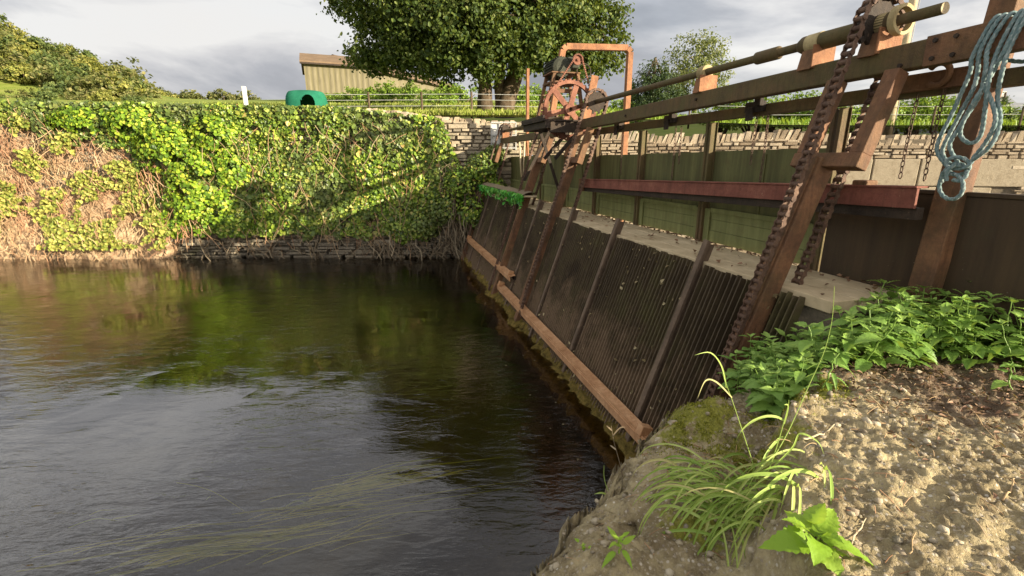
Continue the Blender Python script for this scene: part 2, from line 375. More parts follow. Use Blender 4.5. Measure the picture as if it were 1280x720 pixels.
# ------------------------------------------------------------------ camera
cd = bpy.data.cameras.new('camera'); cd.sensor_width = 36; cd.lens = 36*FPX/1280; cd.clip_start = 0.05; cd.clip_end = 3000
cam = bpy.data.objects.new('camera', cd); link(cam); cam.location = (0, 0, HC); cam.rotation_euler = (math.pi/2-TH, 0, 0)
SC.camera = cam
SC.view_settings.view_transform = 'Standard'; SC.view_settings.look = 'None'
SC.view_settings.exposure = 1.5; SC.view_settings.gamma = 1
SC.cycles.max_bounces = 8; SC.cycles.transparent_max_bounces = 12
SC.cycles.use_denoising = True

# ------------------------------------------------------------------ ground, water, hills
def sstep(x, a, b):
    t = min(1, max(0, (x-a)/(b-a))); return t*t*(3-2*t)
def zfield(x, y):
    sl_ = 0.122 + (0.062-0.122)*sstep(x, 2, 14)
    d = max(0, y-13.3); d1 = min(d, 62)
    z = 3.62 - 0.25*sstep(x, 0, 8) + d1*sl_ + (d-d1)*0.01
    q = -x/max(y, 1); hill = (30*max(0, min(0.6, q-0.72))+1.5*sstep(q, 0.70, 0.78))*sstep(y, 42, 84)
    return z + hill + 0.12*nz(x, y, 0, 0.25)*min(1, d/3)
def grid_obj(name, xs, ys, fz, mat):
    nx, ny = len(xs), len(ys)
    V = [(x, y, fz(x, y)) for y in ys for x in xs]
    F = [(j*nx+i, j*nx+i+1, (j+1)*nx+i+1, (j+1)*nx+i) for j in range(ny-1) for i in range(nx-1)]
    return npmesh(name, V, F, mat, None, (0, 0, 0), True)
def geo(a, b, n, p=2.0): return [a+(b-a)*(i/(n-1))**p for i in range(n)]
xs = sorted(set([-x for x in geo(0, 900, 60, 2.6)] + geo(0, 900, 60, 2.6)))
def zf_cut(x, y):
    # in front of the back wall the field sheet drops away behind the masonry
    return zfield(x, y)
fo = grid_obj('field', xs, [12.92]+geo(13.2, 1500, 70, 2.6), zf_cut, M['field']); tag(fo, kind='structure')
bo = grid_obj('riverbed', [-120+6*i for i in range(41)], [-60+2.5*i for i in range(34)], lambda x, y: -1.0+0.12*nz(x, y, 3, 0.9), M['bed']); tag(bo, kind='structure')

m, nt, out = newmat('river_water')
flow = (0.75, 2.1, 1, R(-28))
n1 = pnoise(nt, 1.5, 5, 0.55, stretch=flow, dist=0.6); n2 = pnoise(nt, 5.5, 4, 0.55, stretch=flow, dist=0.5); n3 = pnoise(nt, 19, 3, 0.5, stretch=(0.8, 1.9, 1, R(-28)))
calm = ramp(nt, pnoise(nt, 0.30, 4, 0.55), [(0.40, gray(0.22)), (0.60, gray(2.0))])
hh = mth(nt, 'ADD', mth(nt, 'ADD', mth(nt, 'MULTIPLY', n1, 1.0), mth(nt, 'MULTIPLY', n2, 0.55)), mth(nt, 'MULTIPLY', n3, 0.13))
hh = mth(nt, 'MULTIPLY', hh, calm)
bn = bump(nt, hh, 1.0, 0.0085)
gl = node(nt, 'ShaderNodeBsdfGlossy'); gl.inputs['Roughness'].default_value = 0.03; gl.inputs['Color'].default_value = (1, 1, 1, 1); nt.links.new(bn, gl.inputs['Normal'])
tr = node(nt, 'ShaderNodeBsdfTransparent'); tr.inputs['Color'].default_value = (0.80, 0.68, 0.42, 1)
fr = node(nt, 'ShaderNodeFresnel'); fr.inputs['IOR'].default_value = 1.62; nt.links.new(bn, fr.inputs['Normal'])
mx = node(nt, 'ShaderNodeMixShader'); nt.links.new(fr.outputs[0], mx.inputs[0]); nt.links.new(tr.outputs[0], mx.inputs[1]); nt.links.new(gl.outputs[0], mx.inputs[2])
nt.links.new(mx.outputs[0], out.inputs[0]); M['water'] = m
wa = grid_obj('river_water', [-120, -40, -15, 0, 15, 60], [-60, -10, 0, 6, 13.0], lambda x, y: 0.0, m); tag(wa, kind='structure')
# a faint far ridge on the right
def ridge():
    V = []; F = []
    n = 60
    for i in range(n):
        x = 330+ i*9; h = 52*math.exp(-((x-640)/170)**2) + 6*nz(x, 0, 0, 0.02)
        V += [(x, 560, 0), (x, 620, h*0.8+14), (x, 760, h*0.5), ]
    for i in range(n-1):
        for k in range(2): F.append((3*i+k, 3*i+3+k, 3*i+4+k, 3*i+1+k))
    return npmesh('hills', V, F, M['hill'], None, (0, 0, 0), True)
tag(ridge(), kind='structure')

# ------------------------------------------------------------------ masonry
def rubble(mb, p0, p1, z0, ztop, row=0.11, wid=(0.16, 0.42), depth=0.05, skip=None):
    """coursed rubble face between plan points p0 and p1; ztop may be a function of the distance"""
    p0 = Vector((*p0, 0)); p1 = Vector((*p1, 0)); d = p1-p0; L = d.length; d.normalize(); n = Vector((d.y, -d.x, 0))
    if n.y > 0: n = -n
    z = z0
    while True:
        h = row*random.uniform(0.65, 1.4); s = random.uniform(-0.2, 0)
        zt = max(ztop(0), ztop(L/2), ztop(L)) if callable(ztop) else ztop
        if z > zt: break
        while s < L:
            w = random.uniform(*wid)
            zt = ztop(s+w/2) if callable(ztop) else ztop
            hh_ = min(h, zt-z)
            if hh_ > 0.03 and not (skip and skip(s+w/2, z)):
                c = p0 + d*(s+w/2) + VZ*(z+hh_/2); dep = depth*random.uniform(0.3, 1.3); jz = random.gauss(0, row*0.12)
                P = []
                for ny in (-0.5, 1):
                    for kz in (-1, 1):
                        for kx in (-1, 1):
                            sh = 0.86 if ny > 0 else 1.0
                            P.append(c + d*(kx*(w/2-0.008)*sh*random.uniform(0.93, 1.02)) + VZ*(kz*(hh_/2-0.006)*sh*random.uniform(0.85, 1.03)+jz) + n*(ny*dep))
                mb.poly(P, [(4,5,7,6),(0,1,5,4),(2,6,7,3),(0,4,6,2),(1,3,7,5)])
            s += w
        z += h
def cope(mb, p0, p1, ztop, h=0.26, step=0.11, thick=0.55, lean=0.25):
    p0 = Vector((*p0, 0)); p1 = Vector((*p1, 0)); d = p1-p0; L = d.length; d.normalize(); n = Vector((-d.y, d.x, 0))
    s = 0
    while s < L:
        w = step*random.uniform(0.55, 1.5); hh_ = h*random.uniform(0.75, 1.12)
        c = p0+d*(s+w/2) + VZ*(ztop(s)-h+hh_/2); ln = d*(lean*hh_*random.uniform(0.2, 1.2)/2)
        P = []
        for kz in (-1, 1):
            for ky in (-1, 1):
                for kx in (-1, 1):
                    q = 1 if kz < 0 else random.uniform(0.6, 0.9)
                    P.append(c + d*(kx*w/2*0.9*q) + n*(ky*thick/2*(1 if kz < 0 else random.uniform(0.75, 0.95))) + VZ*(kz*hh_/2) + ln*kz)
        mb.poly(P, [(0,2,3,1),(4,5,7,6),(0,1,5,4),(2,6,7,3),(0,4,6,2),(1,3,7,5)])
        s += w
# river wall on the far bank
fw = thing('river_wall', 'tall old stone river wall on the far bank under ivy', 'wall', (-6, 12.9, 0))
mb = MB(); mb.box((-14.6, 12.88, 1.05), Vector((14.9, 0, 0)), Vector((0, 0.25, 0)), Vector((0, 0, 2.38))); mb.build('wall_core', M['mortar'], fw)
mb = MB(); rubble(mb, (-14, 12.62), (0.3, 12.62), -0.2, lambda s: 3.78-0.10*sstep(s, 2, 9)-0.28*sstep(s, 9.5, 14), 0.10, (0.12, 0.55), 0.07); mb.build('stonework', M['stone_far'], fw)
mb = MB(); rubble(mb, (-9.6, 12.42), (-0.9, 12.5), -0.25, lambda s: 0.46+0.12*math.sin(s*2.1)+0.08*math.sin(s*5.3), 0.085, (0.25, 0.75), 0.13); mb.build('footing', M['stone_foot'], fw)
mb = MB(); cope(mb, (-14, 12.85), (0.4, 12.85), lambda s: 3.88-0.10*sstep(s, 2, 9)-0.32*sstep(s, 9.5, 14), 0.14, 0.15, 0.5, 0.15); mb.build('coping', M['stone_back'], fw)

# yard wall to the right
bw = thing('rubble_wall', 'pale sunlit rubble stone wall behind the green steel screen', 'wall', (6, 11.9, 0))
BP0, BP1 = (0.55, 13.05), (14.0, 9.6)
def bztop(s): return 3.24 - 0.02*s + 0.05*math.sin(s*1.3)
dv = (Vector(BP1)-Vector(BP0)); BL = dv.length; dv.normalize(); bn_ = Vector((dv.y, -dv.x))
mb = MB(); c = (Vector(BP0)+Vector(BP1))/2 - bn_*0.27
mb.box((c.x, c.y, 1.42), Vector((dv.x, dv.y, 0))*(BL/2), Vector((bn_.x, bn_.y, 0))*0.25, VZ*1.52); mb.build('wall_core', M['mortar'], bw)
AS0 = 6.3                                       # where the dressed blocks begin
def skipb(s, z): return s > AS0 and s < AS0+4.3 and 0.8 < z < 2.5
mb = MB(); rubble(mb, BP0, BP1, 0.0, lambda s: bztop(s)-0.2, 0.07, (0.10, 0.36), 0.045, skipb); mb.build('stonework', M['stone_back'], bw)
mb = MB(); c0 = Vector(BP0)-bn_*0.25; c1_ = Vector(BP1)-bn_*0.25; cope(mb, c0, c1_, bztop, 0.27, 0.12, 0.5, 0.35); mb.build('coping', M['stone_back'], bw)
z = 1.27; row = 0
while z < 2.45:
    h = (0.30, 0.36, 0.60, 0.6)[row]; s = AS0 - 0.2*row
    while s < AS0+3.7:
        w = random.uniform(0.8, 1.2)*(0.75 if row < 2 else 1)
        mb = MB(); p = Vector(BP0)+dv*(s+w/2)+bn_*0.0
        mb.box((p.x, p.y, z+h/2), Vector((dv.x, dv.y, 0))*(w/2-0.012), Vector((bn_.x, bn_.y, 0))*random.uniform(0.05, 0.075), VZ*(h/2-0.01))
        mb.build('dressed_block', M['ashlar'], bw, bevel=0.02); s += w
    z += h; row += 1

# ------------------------------------------------------------------ walkway and steel panels
wk = thing('walkway', 'pale timber and concrete walkway behind the top of the screen', 'walkway', W(7, 2.9, 1.2))
PW = 0.215
for k in range(3):
    mb = MB(); b0 = 2.565+PW*k
    a = (2.12, 2.1, 2.0)[k]
    while a < 12.4:
        L = random.uniform(2.2, 3.4); a2 = min(a+L, 12.5)
        dz = random.uniform(-0.004, 0.004)
        mb.wbox(a, a2-0.012, b0, b0+PW-0.013, 1.60, 1.675+dz); a = a2
    mb.build('plank', M['deck'], wk, bevel=0.006)
mb = MB(); mb.wbox(2.08, 12.5, 2.60, 3.22, -1.1, 1.598); mb.build('support_wall', M['mortar'], wk)
# dead leaves lying on the walkway
P = []; N = []
for i in range(260):
    a = 2.2+random.random()**1.3*9; b = 2.60+random.random()*0.6
    if random.random() < 0.5: b = 3.19-abs(random.gauss(0, 0.08))
    P.append(W(a, b, 1.69)); N.append((random.gauss(0, .35), random.gauss(0, .35), 1))
o = leaves('leaf_litter', [tuple(p) for p in P], N, rng.uniform(0.02, 0.055, len(P)), M['dead_leaf'], None, droop=0); tag(o, 'dead brown leaves scattered along the walkway planks', 'leaves', kind='stuff')

sw = thing('steel_screen_wall', 'olive green steel panel wall standing behind the walkway', 'panel wall', W(5, 3.26, 1.68))
PB = [2.86, 4.28, 5.6, 6.92, 8.2, 9.6, 11.0, 12.3]
for i in range(len(PB)-1):
    a0, a1 = PB[i]+0.03, PB[i+1]-0.03
    mb = MB(); mb.wbox(a0, a1, 3.255, 3.275, 2.02, 2.585+random.uniform(-0.015, 0.015))
    mb.wbox((a0+a1)/2-0.03, (a0+a1)/2-0.02, 3.245, 3.257, 2.02, 2.55)
    mb.build('steel_panel', M['panel'], sw)
    mb = MB()
    for z0, z1 in ((1.685, 1.80), (1.801, 1.915), (1.916, 2.019)): mb.wbox(a0, a1, 3.235+(0.004 if z0 == 1.801 else 0), 3.275, z0, z1)
    mb.wbox(a0, a0+0.09, 3.215, 3.234, 1.68, 2.02); mb.wbox(a1-0.09, a1, 3.215, 3.234, 1.68, 2.02); mb.wbox(a0+.091, a1-.091, 3.218, 3.2345, 1.985, 2.03)
    mb.build('lower_boarding', M['panel_low'], sw, bevel=0.004)
for a in PB[:5]:
    for s in (-1, 1):
        mb = MB(); top = 2.86 if a < 7 else 2.62
        mb.wbox(a+s*0.028-0.015, a+s*0.028+0.015, 3.185, 3.245, 1.665, top); mb.wbox(a+s*0.028-0.03 if s < 0 else a+0.013, a-0.013 if s < 0 else a+0.058, 3.246, 3.253, 1.665, top)
        mb.build('post', M['rust_olive'], sw, bevel=0.003)
for a in PB[5:]:
    mb = MB(); mb.wbox(a-0.04, a+0.04, 3.19, 3.25, 1.665, 2.6); mb.build('post', M['rust_olive'], sw, bevel=0.003)
mb = MB(); mb.wbox(1.25, 7.25, 3.19, 3.27, 2.872, 2.962); mb.build('top_rail', M['rust_olive'], sw, bevel=0.006)
for a in (6.15, 4.93, 3.65):
    mb = MB(); mb.wbox(a-0.1, a+0.1, 3.14, 3.188, 2.90, 2.985); mb.wbox(a-0.02, a+0.06, 3.12, 3.139, 2.83, 2.94); mb.wbox(a-0.12, a-0.05, 3.10, 3.139, 2.94, 3.02)
    mb.build('chain_bracket', M['rust_dark'], sw, bevel=0.006)
# big hook plate on the rail beside the rope
mb = MB(); mb.wbox(2.06, 2.52, 3.15, 3.188, 2.90, 3.0)
pts = [W(2.20+0.06*math.cos(t), 3.13, 2.975+0.06*math.sin(t)) for t in np.linspace(0.2*math.pi, 1.75*math.pi, 18)]
mb.tube(pts, 0.017, 8); mb.build('hook_plate', M['rust'], sw, bevel=0.004)

bp = MB(); bp.wbox(1.45, 2.80, 3.20, 3.225, 1.2, 2.30); bp.wbox(1.45, 2.80, 3.19, 3.235, 2.301, 2.325)
o = bp.build('steel_sheet', M['panel_brown'], bevel=0.003); tag(o, 'dark brown steel sheet at the near end of the panel wall', 'steel sheet')

# ------------------------------------------------------------------ bar screens
STR = [2.26, 3.34, 4.90, 6.23, 7.72, 9.05, 10.42, 11.45, 12.2]
labels = ['narrow bar screen beside the nearest leaning post', 'broad bar screen panel second from the near bank, with silt along its foot',
          'bar screen panel with a rusty bar across its foot, just nearer than the tall drive wheel', 'bar screen panel under the drive wheel between two leaning posts',
          'bar screen panel under the bright green end of the netting', 'dark bar screen panel under the brown middle of the netting shelf',
          'bar screen panel below the far end of the netting shelf', 'last narrow bar screen against the far bank']
labels[2] = 'bar screen panel just nearer than the drive wheel, third from the near bank'
bar_me = None
for i in range(len(STR)-1):
    a0, a1 = STR[i], STR[i+1]
    base = W((a0+a1)/2, rb(-0.3), -0.3)
    t = thing('bar_screen', labels[i], 'bar screen', base, 'sloping bar screens along the intake')
    L = (1.655+0.3)/RT.z
    n = int((a1-a0-0.06)/0.052)
    for k in range(n):
        a = a0+0.05+0.052*k
        if bar_me is None:
            mb = MB(); p0 = W(a, rb(-0.3), -0.3); mb.bar(p0, p0+RT*L, 0.009, 0.062, RN)
            o = mb.build('bar', M['bar'], t); bar_me = o.data; org = Vector(p0-base)
            cen = sum((v.co for v in bar_me.vertices), Vector())/8
            for v in bar_me.vertices: v.co -= org
            o.location = org
        else:
            o = bpy.data.objects.new('bar', bar_me); link(o, t)
            o.location = W(a, rb(-0.3), -0.3)-base + RT*random.uniform(-0.012, 0.008) + RN*random.uniform(-0.003, 0.003)
            o.rotation_euler = (random.gauss(0, 0.001), random.gauss(0, 0.001), random.gauss(0, 0.009))
    for z in (0.05, 0.75, 1.40):
        mb = MB(); mb.bar(W(a0+0.02, rb(z), z)-RN*0.045, W(a1-0.02, rb(z), z)-RN*0.045, 0.03, 0.012, RN); mb.build('tie_bar', M['rust_dark'], t)
    mb = MB(); p0 = W(a1, rb(-0.3), -0.3)+RN*0.035; mb.bar(p0, p0+RT*(L+0.20), 0.058, 0.03, RN); p0 = p0-RN*0.05; mb.bar(p0, p0+RT*(L+0.18), 0.012, 0.07, RN)
    mb.build('edge_strip', M['strip'], t, bevel=0.004)
# silt and weed caught at the foot of the screens
V = []; F = []; na, nb = 340, 26
for i in range(na):
    a = 2.6+9.7*i/(na-1)
    wmax = 0.26+0.13*nz(a, 0, 0, 1.7)+0.07*nz(a, 3, 0, 7) + 0.10*math.exp(-((a-8.6)/0.5)**2)+0.10*math.exp(-((a-7.0)/0.4)**2)
    for j in range(nb):
        q = j/(nb-1); b = 2.14-wmax*1.35*q
        z = 0.17*(1-q)**1.2 - 0.12*q**2 + 0.05*nz(a, b, 0, 9)+0.03*nz(a, b, 5, 24)
        V.append(tuple(W(a, b, z)))
F = [(i*nb+j, i*nb+j+1, (i+1)*nb+j+1, (i+1)*nb+j) for i in range(na-1) for j in range(nb-1)]
o = npmesh('silt_bank', V, F, M['silt'], None, None, True); tag(o, 'mossy yellow brown silt and weed caught along the foot of the screens', 'silt', kind='stuff')

P = []; N = []
while len(P) < 420:
    a = random.uniform(2.4, 12); z = min(1.6, random.expovariate(1/0.5)+.05) if random.random() < .7 else random.uniform(1.3, 1.62)
    if nz(a, z, 2, 1.5) < -.05: continue
    p = W(a, rb(z), z)+RN*random.uniform(.034, .045); P.append(tuple(p)); N.append(tuple(RN+Vector(rng.normal(size=3))*.5))
o = leaves('caught_leaves', P, N, rng.uniform(.015, .05, len(P)), M['dry_leaf2'], None, aspect=.6); tag(o, 'dead leaves and scraps of weed caught on the screen bars', 'leaves', kind='stuff')
P = []; N = []
for i in range(46):
    if i % 4 == 0: x, y = random.uniform(-9, .3), random.uniform(2.4, 12)
    else:
        q = W(random.uniform(2.8, 12), 1.75-abs(random.gauss(0, .25)), 0); x, y = q.x, q.y
    P.append((x, y, .004)); N.append((random.gauss(0, .06), random.gauss(0, .06), 1))
o = leaves('floating_leaves', P, N, rng.uniform(.012, .032, len(P)), M['dry_leaf2'], None, droop=0); tag(o, 'fallen leaves floating on the dark river', 'leaves', kind='stuff')

# ------------------------------------------------------------------ steel gantry
ga = thing('screen_rake_gantry', 'long rusty steel gantry of leaning posts and top beam over the bar screens', 'gantry', W(7, 2.6, 0))
mb = MB(); mb.bar(W(1.0, 3.02, 3.092), W(7.45, 3.02, 3.015), 0.105, 0.142, VZ); mb.build('top_beam', M['rust_olive'], ga, bevel=0.008)
mb = MB(); mb.wbox(8.05, 12.4, 2.975, 3.065, 2.892, 3.026); mb.build('top_beam', M['rust_olive'], ga, bevel=0.008)
mb = MB(); mb.bar(W(1.0, 2.957, 3.092), W(2.17, 2.957, 3.078), 0.016, 0.155, VZ); mb.build('splice_plate', M['rust'], ga, bevel=0.003)
for a_, b_, z_ in ((2.12, 2.945, 3.125), (2.12, 2.945, 3.035), (2.02, 2.945, 3.125), (2.02, 2.945, 3.035), (1.5, 2.945, 3.08), (2.3, 2.96, 3.03), (2.69, 2.96, 3.03), (4.21, 2.96, 3.06), (5.6, 2.96, 3.03)):
    mb = MB(); mb.disc(W(a_, b_, z_), VR, .012, .018, 6); mb.build('bolt', M['rust_dark'], ga)
def leaning_post(a, ztop, yoke=True, wide=0.125, mats=('rust', 'rust_bright')):
    off = -0.06
    p0 = W(a, rb(-0.6, off), -0.6); zt = 2.50 if yoke else ztop; p1 = W(a, rb(zt, off), zt)
    mb = MB(); mb.bar(p0, p1, wide, 0.13, RN); po = mb.build('leaning_post', M[mats[0]], ga, bevel=0.008)
    mb = MB()
    mb.bar(p0+RT*1.2+RN*0.072-VD*0.03, p1+RN*0.072-VD*0.03, 0.02, 0.014, RN); mb.build('guide_strip', M[mats[0]], po, bevel=0.003)
    if yoke:
        mb = MB(); zc = 2.49
        q = W(a, rb(zc, off), zc)
        mb.bar(q-VD*0.30, q+VD*0.19, 0.09, 0.09, RT)
        for da in (-0.255, 0.13):
            s0 = W(a+da, rb(zc+0.04, off), zc+0.04); s1 = W(a+da, rb(ztop, off), ztop); mb.bar(s0, s1, 0.09, 0.088, RN)
        mb.build('yoke', M['rust'], ga, bevel=0.006)
    return po
leaning_post(2.56, 3.0); leaning_post(6.82, 2.94); leaning_post(8.45, 2.89); leaning_post(12.05, 2.89)
# outrigger that carries the rope
mb = MB(); mb.bar(W(2.02, 3.10, 1.2), W(2.02, 3.31, 3.9), 0.13, 0.10, VR); mb.build('rope_post', M['rust'], ga, bevel=0.006)
mb = MB()
for (u0, v0, u1, v1) in ((672, 154, 698, 236), (690, 158, 655, 226)):
    mb.bar(at(u0, v0, a=8.0), at(u1, v1, a=8.0 if u0 == 672 else 8.05), 0.05, 0.018, VD)
mb.build('cross_brace', M['rust_dark'], ga)
for a_ in (7.1, 7.6):
    mb = MB(); mb.bar(W(a_, 2.60, 2.52), W(a_, 2.98, 2.93), 0.05, 0.05, VD); mb.build('strut', M['rust_dark'], ga, bevel=0.004)
# drive platform
mb = MB(); mb.wbox(7.0, 8.15, 2.36, 3.04, 3.06, 3.085); mb.wbox(7.0, 8.15, 2.40, 2.48, 2.96, 3.058); mb.wbox(7.02, 7.08, 2.49, 3.0, 2.90, 3.056); mb.wbox(8.06, 8.12, 2.49, 3.0, 2.96, 3.056); mb.wbox(7.0, 8.15, 2.36, 2.39, 3.087, 3.14)
mb.build('platform', M['rust_dark'], ga, bevel=0.004)
# orange angle off the shaft end in front of the platform
mb = MB(); mb.bar(W(7.3, 2.88, 2.55), W(7.3, 2.93, 2.86), 0.12, 0.06, VR); mb.build('hanger_plate', M['rust_bright'], ga, bevel=0.004)

# ------------------------------------------------------------------ line shaft, bearings, sprockets
SB, SZ = 3.03, 3.30
def shaft(a0, a1, sleeves, bearings, ends, label, z=SZ, r=0.031):
    t = thing('line_shaft', label, 'shaft', W((a0+a1)/2, SB, z-0.2), 'line shafts over the rakes')
    mb = MB(); mb.tube([W(a0, SB, z), W((a0+a1)/2, SB, z), W(a1, SB, z)], r, 20); mb.build('shaft', M['rust_olive'], t, True)
    for a in sleeves:
        mb = MB(); mb.tube([W(a-0.13, SB, z), W(a-0.11, SB, z), W(a+0.11, SB, z), W(a+0.13, SB, z)], [r*1.1, r*1.55, r*1.55, r*1.1], 20); mb.build('coupling', M['rust_olive'], t, True)
    for a, big in bearings:
        zb = z-0.163
        mb = MB()
        w = 0.085 if big else 0.07
        P = []
        for da in (-w*0.7, w*0.7):
            P += [W(a+da, SB-0.085, zb-0.02), W(a+da, SB+0.085, zb-0.02), W(a+da, SB+0.055, z-0.05), W(a+da, SB-0.055, z-0.05)]
        mb.poly(P, [(0,1,2,3),(4,7,6,5),(0,4,5,1),(1,5,6,2),(2,6,7,3),(3,7,4,0)])
        ped = mb.build('pedestal', M['rust'] if big else M['rust_bright'], t, bevel=0.004)
        mb = MB(); mb.wbox(a-w*0.7-0.014, a-w*0.7-0.003, SB-0.09, SB+0.10, zb-0.015, z-0.03); mb.build('end_plate', M['rust_bright'], ped, bevel=0.003)
        mb = MB(); mb.disc(W(a, SB, z), VD, r*2.0, w*1.3, 28, r*1.02); mb.build('bearing', M['pale_metal'], ped)
    return t
s1 = shaft(2.17, 7.25, (3.43,), ((2.52, True), (2.98, True), (4.21, False)), None, 'long line shaft above the near top beam, its sawn end bare')
s2 = shaft(7.9, 12.3, (10.2,), ((9.2, False), (11.9, False)), None, 'shorter line shaft on the far top beam beyond the drive wheel', z=3.19)
mb = MB(); mb.tube([W(2.42, SB, SZ), W(2.44, SB, SZ), W(2.60, SB, SZ), W(2.62, SB, SZ)], [0.05, 0.062, 0.062, 0.05], 24); mb.build('collar', M['rust_olive'], s1, True)
mb = MB(); mb.disc(W(2.40, SB, SZ), VD, 0.085, 0.04, 32, 0.066); mb.build('ring', M['pale_metal'], s1)
mb = MB(); mb.tube([W(2.66, SB, SZ), W(2.68, SB, SZ), W(3.08, SB, SZ), W(3.12, SB, SZ)], [0.04, 0.055, 0.06, 0.04], 24); mb.build('hub_sleeve', M['rust_olive'], s1, True)
mb = MB(); mb.disc(W(2.168, SB, SZ), VD, 0.0305, 0.004, 20); mb.build('sawn_end', M['wood_pale'], s1)

def chain_loop(a, label, group, zlow, sz=SZ, rr=0.165, pitch=0.05, gap=0.34):
    """endless roller chain: down the river side, round the foot, back up behind, over the sprocket"""
    f_top = W(a, SB-0.165, sz-0.02); r_top = W(a, SB+0.165, sz-0.02)
    low_f = W(a, rb(zlow, -0.155), zlow); low_r = W(a, rb(zlow, 0.17), zlow)
    path = [low_f + (f_top-low_f)*k for k in np.linspace(0, 1, 12)]
    c = W(a, SB, sz)
    for t in np.linspace(math.pi*0.92, math.pi*0.08, 9): path.append(c + VR*(rr*math.cos(t)) + VZ*(rr*math.sin(t)))
    path += [r_top + (low_r-r_top)*k + VR*0.02*math.sin(math.pi*k) for k in np.linspace(0, 1, 12)]
    cl_ = (low_f+low_r)/2
    for t in np.linspace(0.1, 0.9, 6)*math.pi: path.append(cl_ + (low_r-cl_)*math.cos(t) - VZ*0.16*math.sin(t))
    path.append(low_f)
    # resample
    pts = [path[0]]; acc = []
    for p, q in zip(path, path[1:]):
        L = (q-p).length; n = max(1, int(L/0.005))
        for k in range(1, n+1): acc.append(p+(q-p)*(k/n))
    last = path[0]
    for p in acc:
        if (p-last).length >= pitch: pts.append(p); last = p
    mb = MB()
    for i in range(len(pts)-1):
        p, q = pts[i], pts[i+1]; d = (q-p).normalized()
        out_ = d.cross(VD).normalized()
        mb.disc(p, VD, 0.0165, 0.046, 12)
        w = 0.031 if i % 2 else 0.024
        for s in (-1, 1):
            # dog-bone side plate
            cpl = VD*(s*w); P = []
            prof = [(-0.012, 0.0), (-0.006, 0.017), (0.006, 0.019), (pitch/2, 0.012), (pitch-0.006, 0.019), (pitch+0.006, 0.017), (pitch+0.012, 0.0)]
            ring = prof + [(x, -y) for x, y in reversed(prof[1:-1])]
            n = len(ring)
            for dd in (-0.003, 0.003): P += [p + d*x + out_*y + cpl + VD*dd for x, y in ring]
            mb.poly(P, [tuple(range(n)), tuple(reversed(range(n, 2*n)))] + [(k, (k+1) % n, n+(k+1) % n, n+k) for k in range(n)])
    o = mb.build('rake_chain', M['chain'], loc=low_f); tag(o, label, 'chain', group)
    sp = MB(); n = 10
    sp.disc(c, VD, rr*0.80, 0.022, 30)
    for k in range(n):
        g = 2*math.pi*k/n; d = VR*math.cos(g)+VZ*math.sin(g); sp.bar(c+d*rr*0.75, c+d*rr*1.02, 0.03, 0.02, VD)
    return sp
GC = 'roller chains that carry the rakes'
s_a = chain_loop(2.53, 'big rusty roller chain looped over the near shaft end in front of the sky', GC, 0.55); s_a.build('sprocket', M['rust_dark'], s1)
s_b = chain_loop(6.62, 'rusty roller chain hanging just nearer than the drive wheel', GC, 0.25, pitch=0.055); s_b.build('sprocket', M['rust_dark'], s1)
s_c = chain_loop(8.62, 'roller chain that dips into the water past the drive wheel', GC, 0.1, sz=3.19, pitch=0.055); s_c.build('sprocket', M['rust_dark'], s2)
s_d = chain_loop(11.85, 'farthest roller chain beside the ivy bank', GC, 0.3, sz=3.19, pitch=0.06); s_d.build('sprocket', M['rust_dark'], s2)

# ------------------------------------------------------------------ rakes (angle bars)
def rake(name, a0, a1, z, label, mat, off=-0.02, wl=0.12):
    p0 = W(a0, rb(z, off), z)+RN*0.10; p1 = W(a1, rb(z, off), z)+RN*0.10
    t = thing(name, label, 'rake bar', (p0+p1)/2, 'rake bars')
    mb = MB(); mb.bar(p0, p1, wl, 0.012, RN*0.25+VZ); mb.build('flange', M[mat], t, bevel=0.003)
    dn = RN*0.045-VZ*0.0
    mb = MB(); mb.bar(p0+dn-VZ*0.055, p1+dn-VZ*0.055, 0.012, wl*0.85, VZ); mb.build('web', M[mat], t, bevel=0.003)
    mb = MB(); L = (p1-p0).length; n = int(L/0.052)
    mb.bar(p0-RN*0.055-VZ*0.03, p1-RN*0.055-VZ*0.03, 0.02, 0.05, VZ)
    mb.build('dark_strip', M['rust_dark'], t)
    for p in (p0+VD*0.12, p1-VD*0.12):
        mb = MB(); mb.box(p-VD*0.0+VZ*0.03, VD*0.04, RN*0.05, RT*0.045); mb.build('chain_lug', M[mat], t, bevel=0.004)
    return t
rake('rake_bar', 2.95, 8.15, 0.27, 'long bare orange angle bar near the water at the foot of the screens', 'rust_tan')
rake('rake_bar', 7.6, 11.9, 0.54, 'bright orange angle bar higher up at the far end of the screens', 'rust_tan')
rr_ = thing('rake_bar', 'red brown steel channel across the middle of the gantry at waist height', 'rake bar', W(4.5, 2.95, 2.1), 'rake bars')
q0, q1 = W(2.06, 2.975, 2.285), W(6.95, 2.96, 2.15)
mb = MB(); mb.bar(q0, q1, 0.02, 0.115, VZ); mb.build('web', M['rust_red'], rr_, bevel=0.003)
mb = MB(); mb.bar(q0+VZ*0.064+VR*0.03, q1+VZ*0.064+VR*0.03, 0.10, 0.012, VZ); mb.build('flange', M['rust_red'], rr_, bevel=0.003)
mb = MB(); mb.bar(q0-VZ*0.09+VR*0.05, q1-VZ*0.08+VR*0.05, 0.06, 0.07, VZ); mb.build('dark_strip', M['rust_dark'], rr_, bevel=0.003)  # shaded recess under the channel, its shade put into a dark strip
mb = MB(); mb.box(q1-VD*0.08+VR*0.02-VZ*0.03, VD*0.06, VR*0.05, VZ*0.08); mb.build('chain_lug', M['rust'], rr_, bevel=0.01)
mb = MB(); mb.box(q0+VD*0.36+VR*0.04+VZ*0.02, VD*0.05, VR*0.05, VZ*0.07); mb.build('chain_lug', M['rust'], rr_, bevel=0.01)

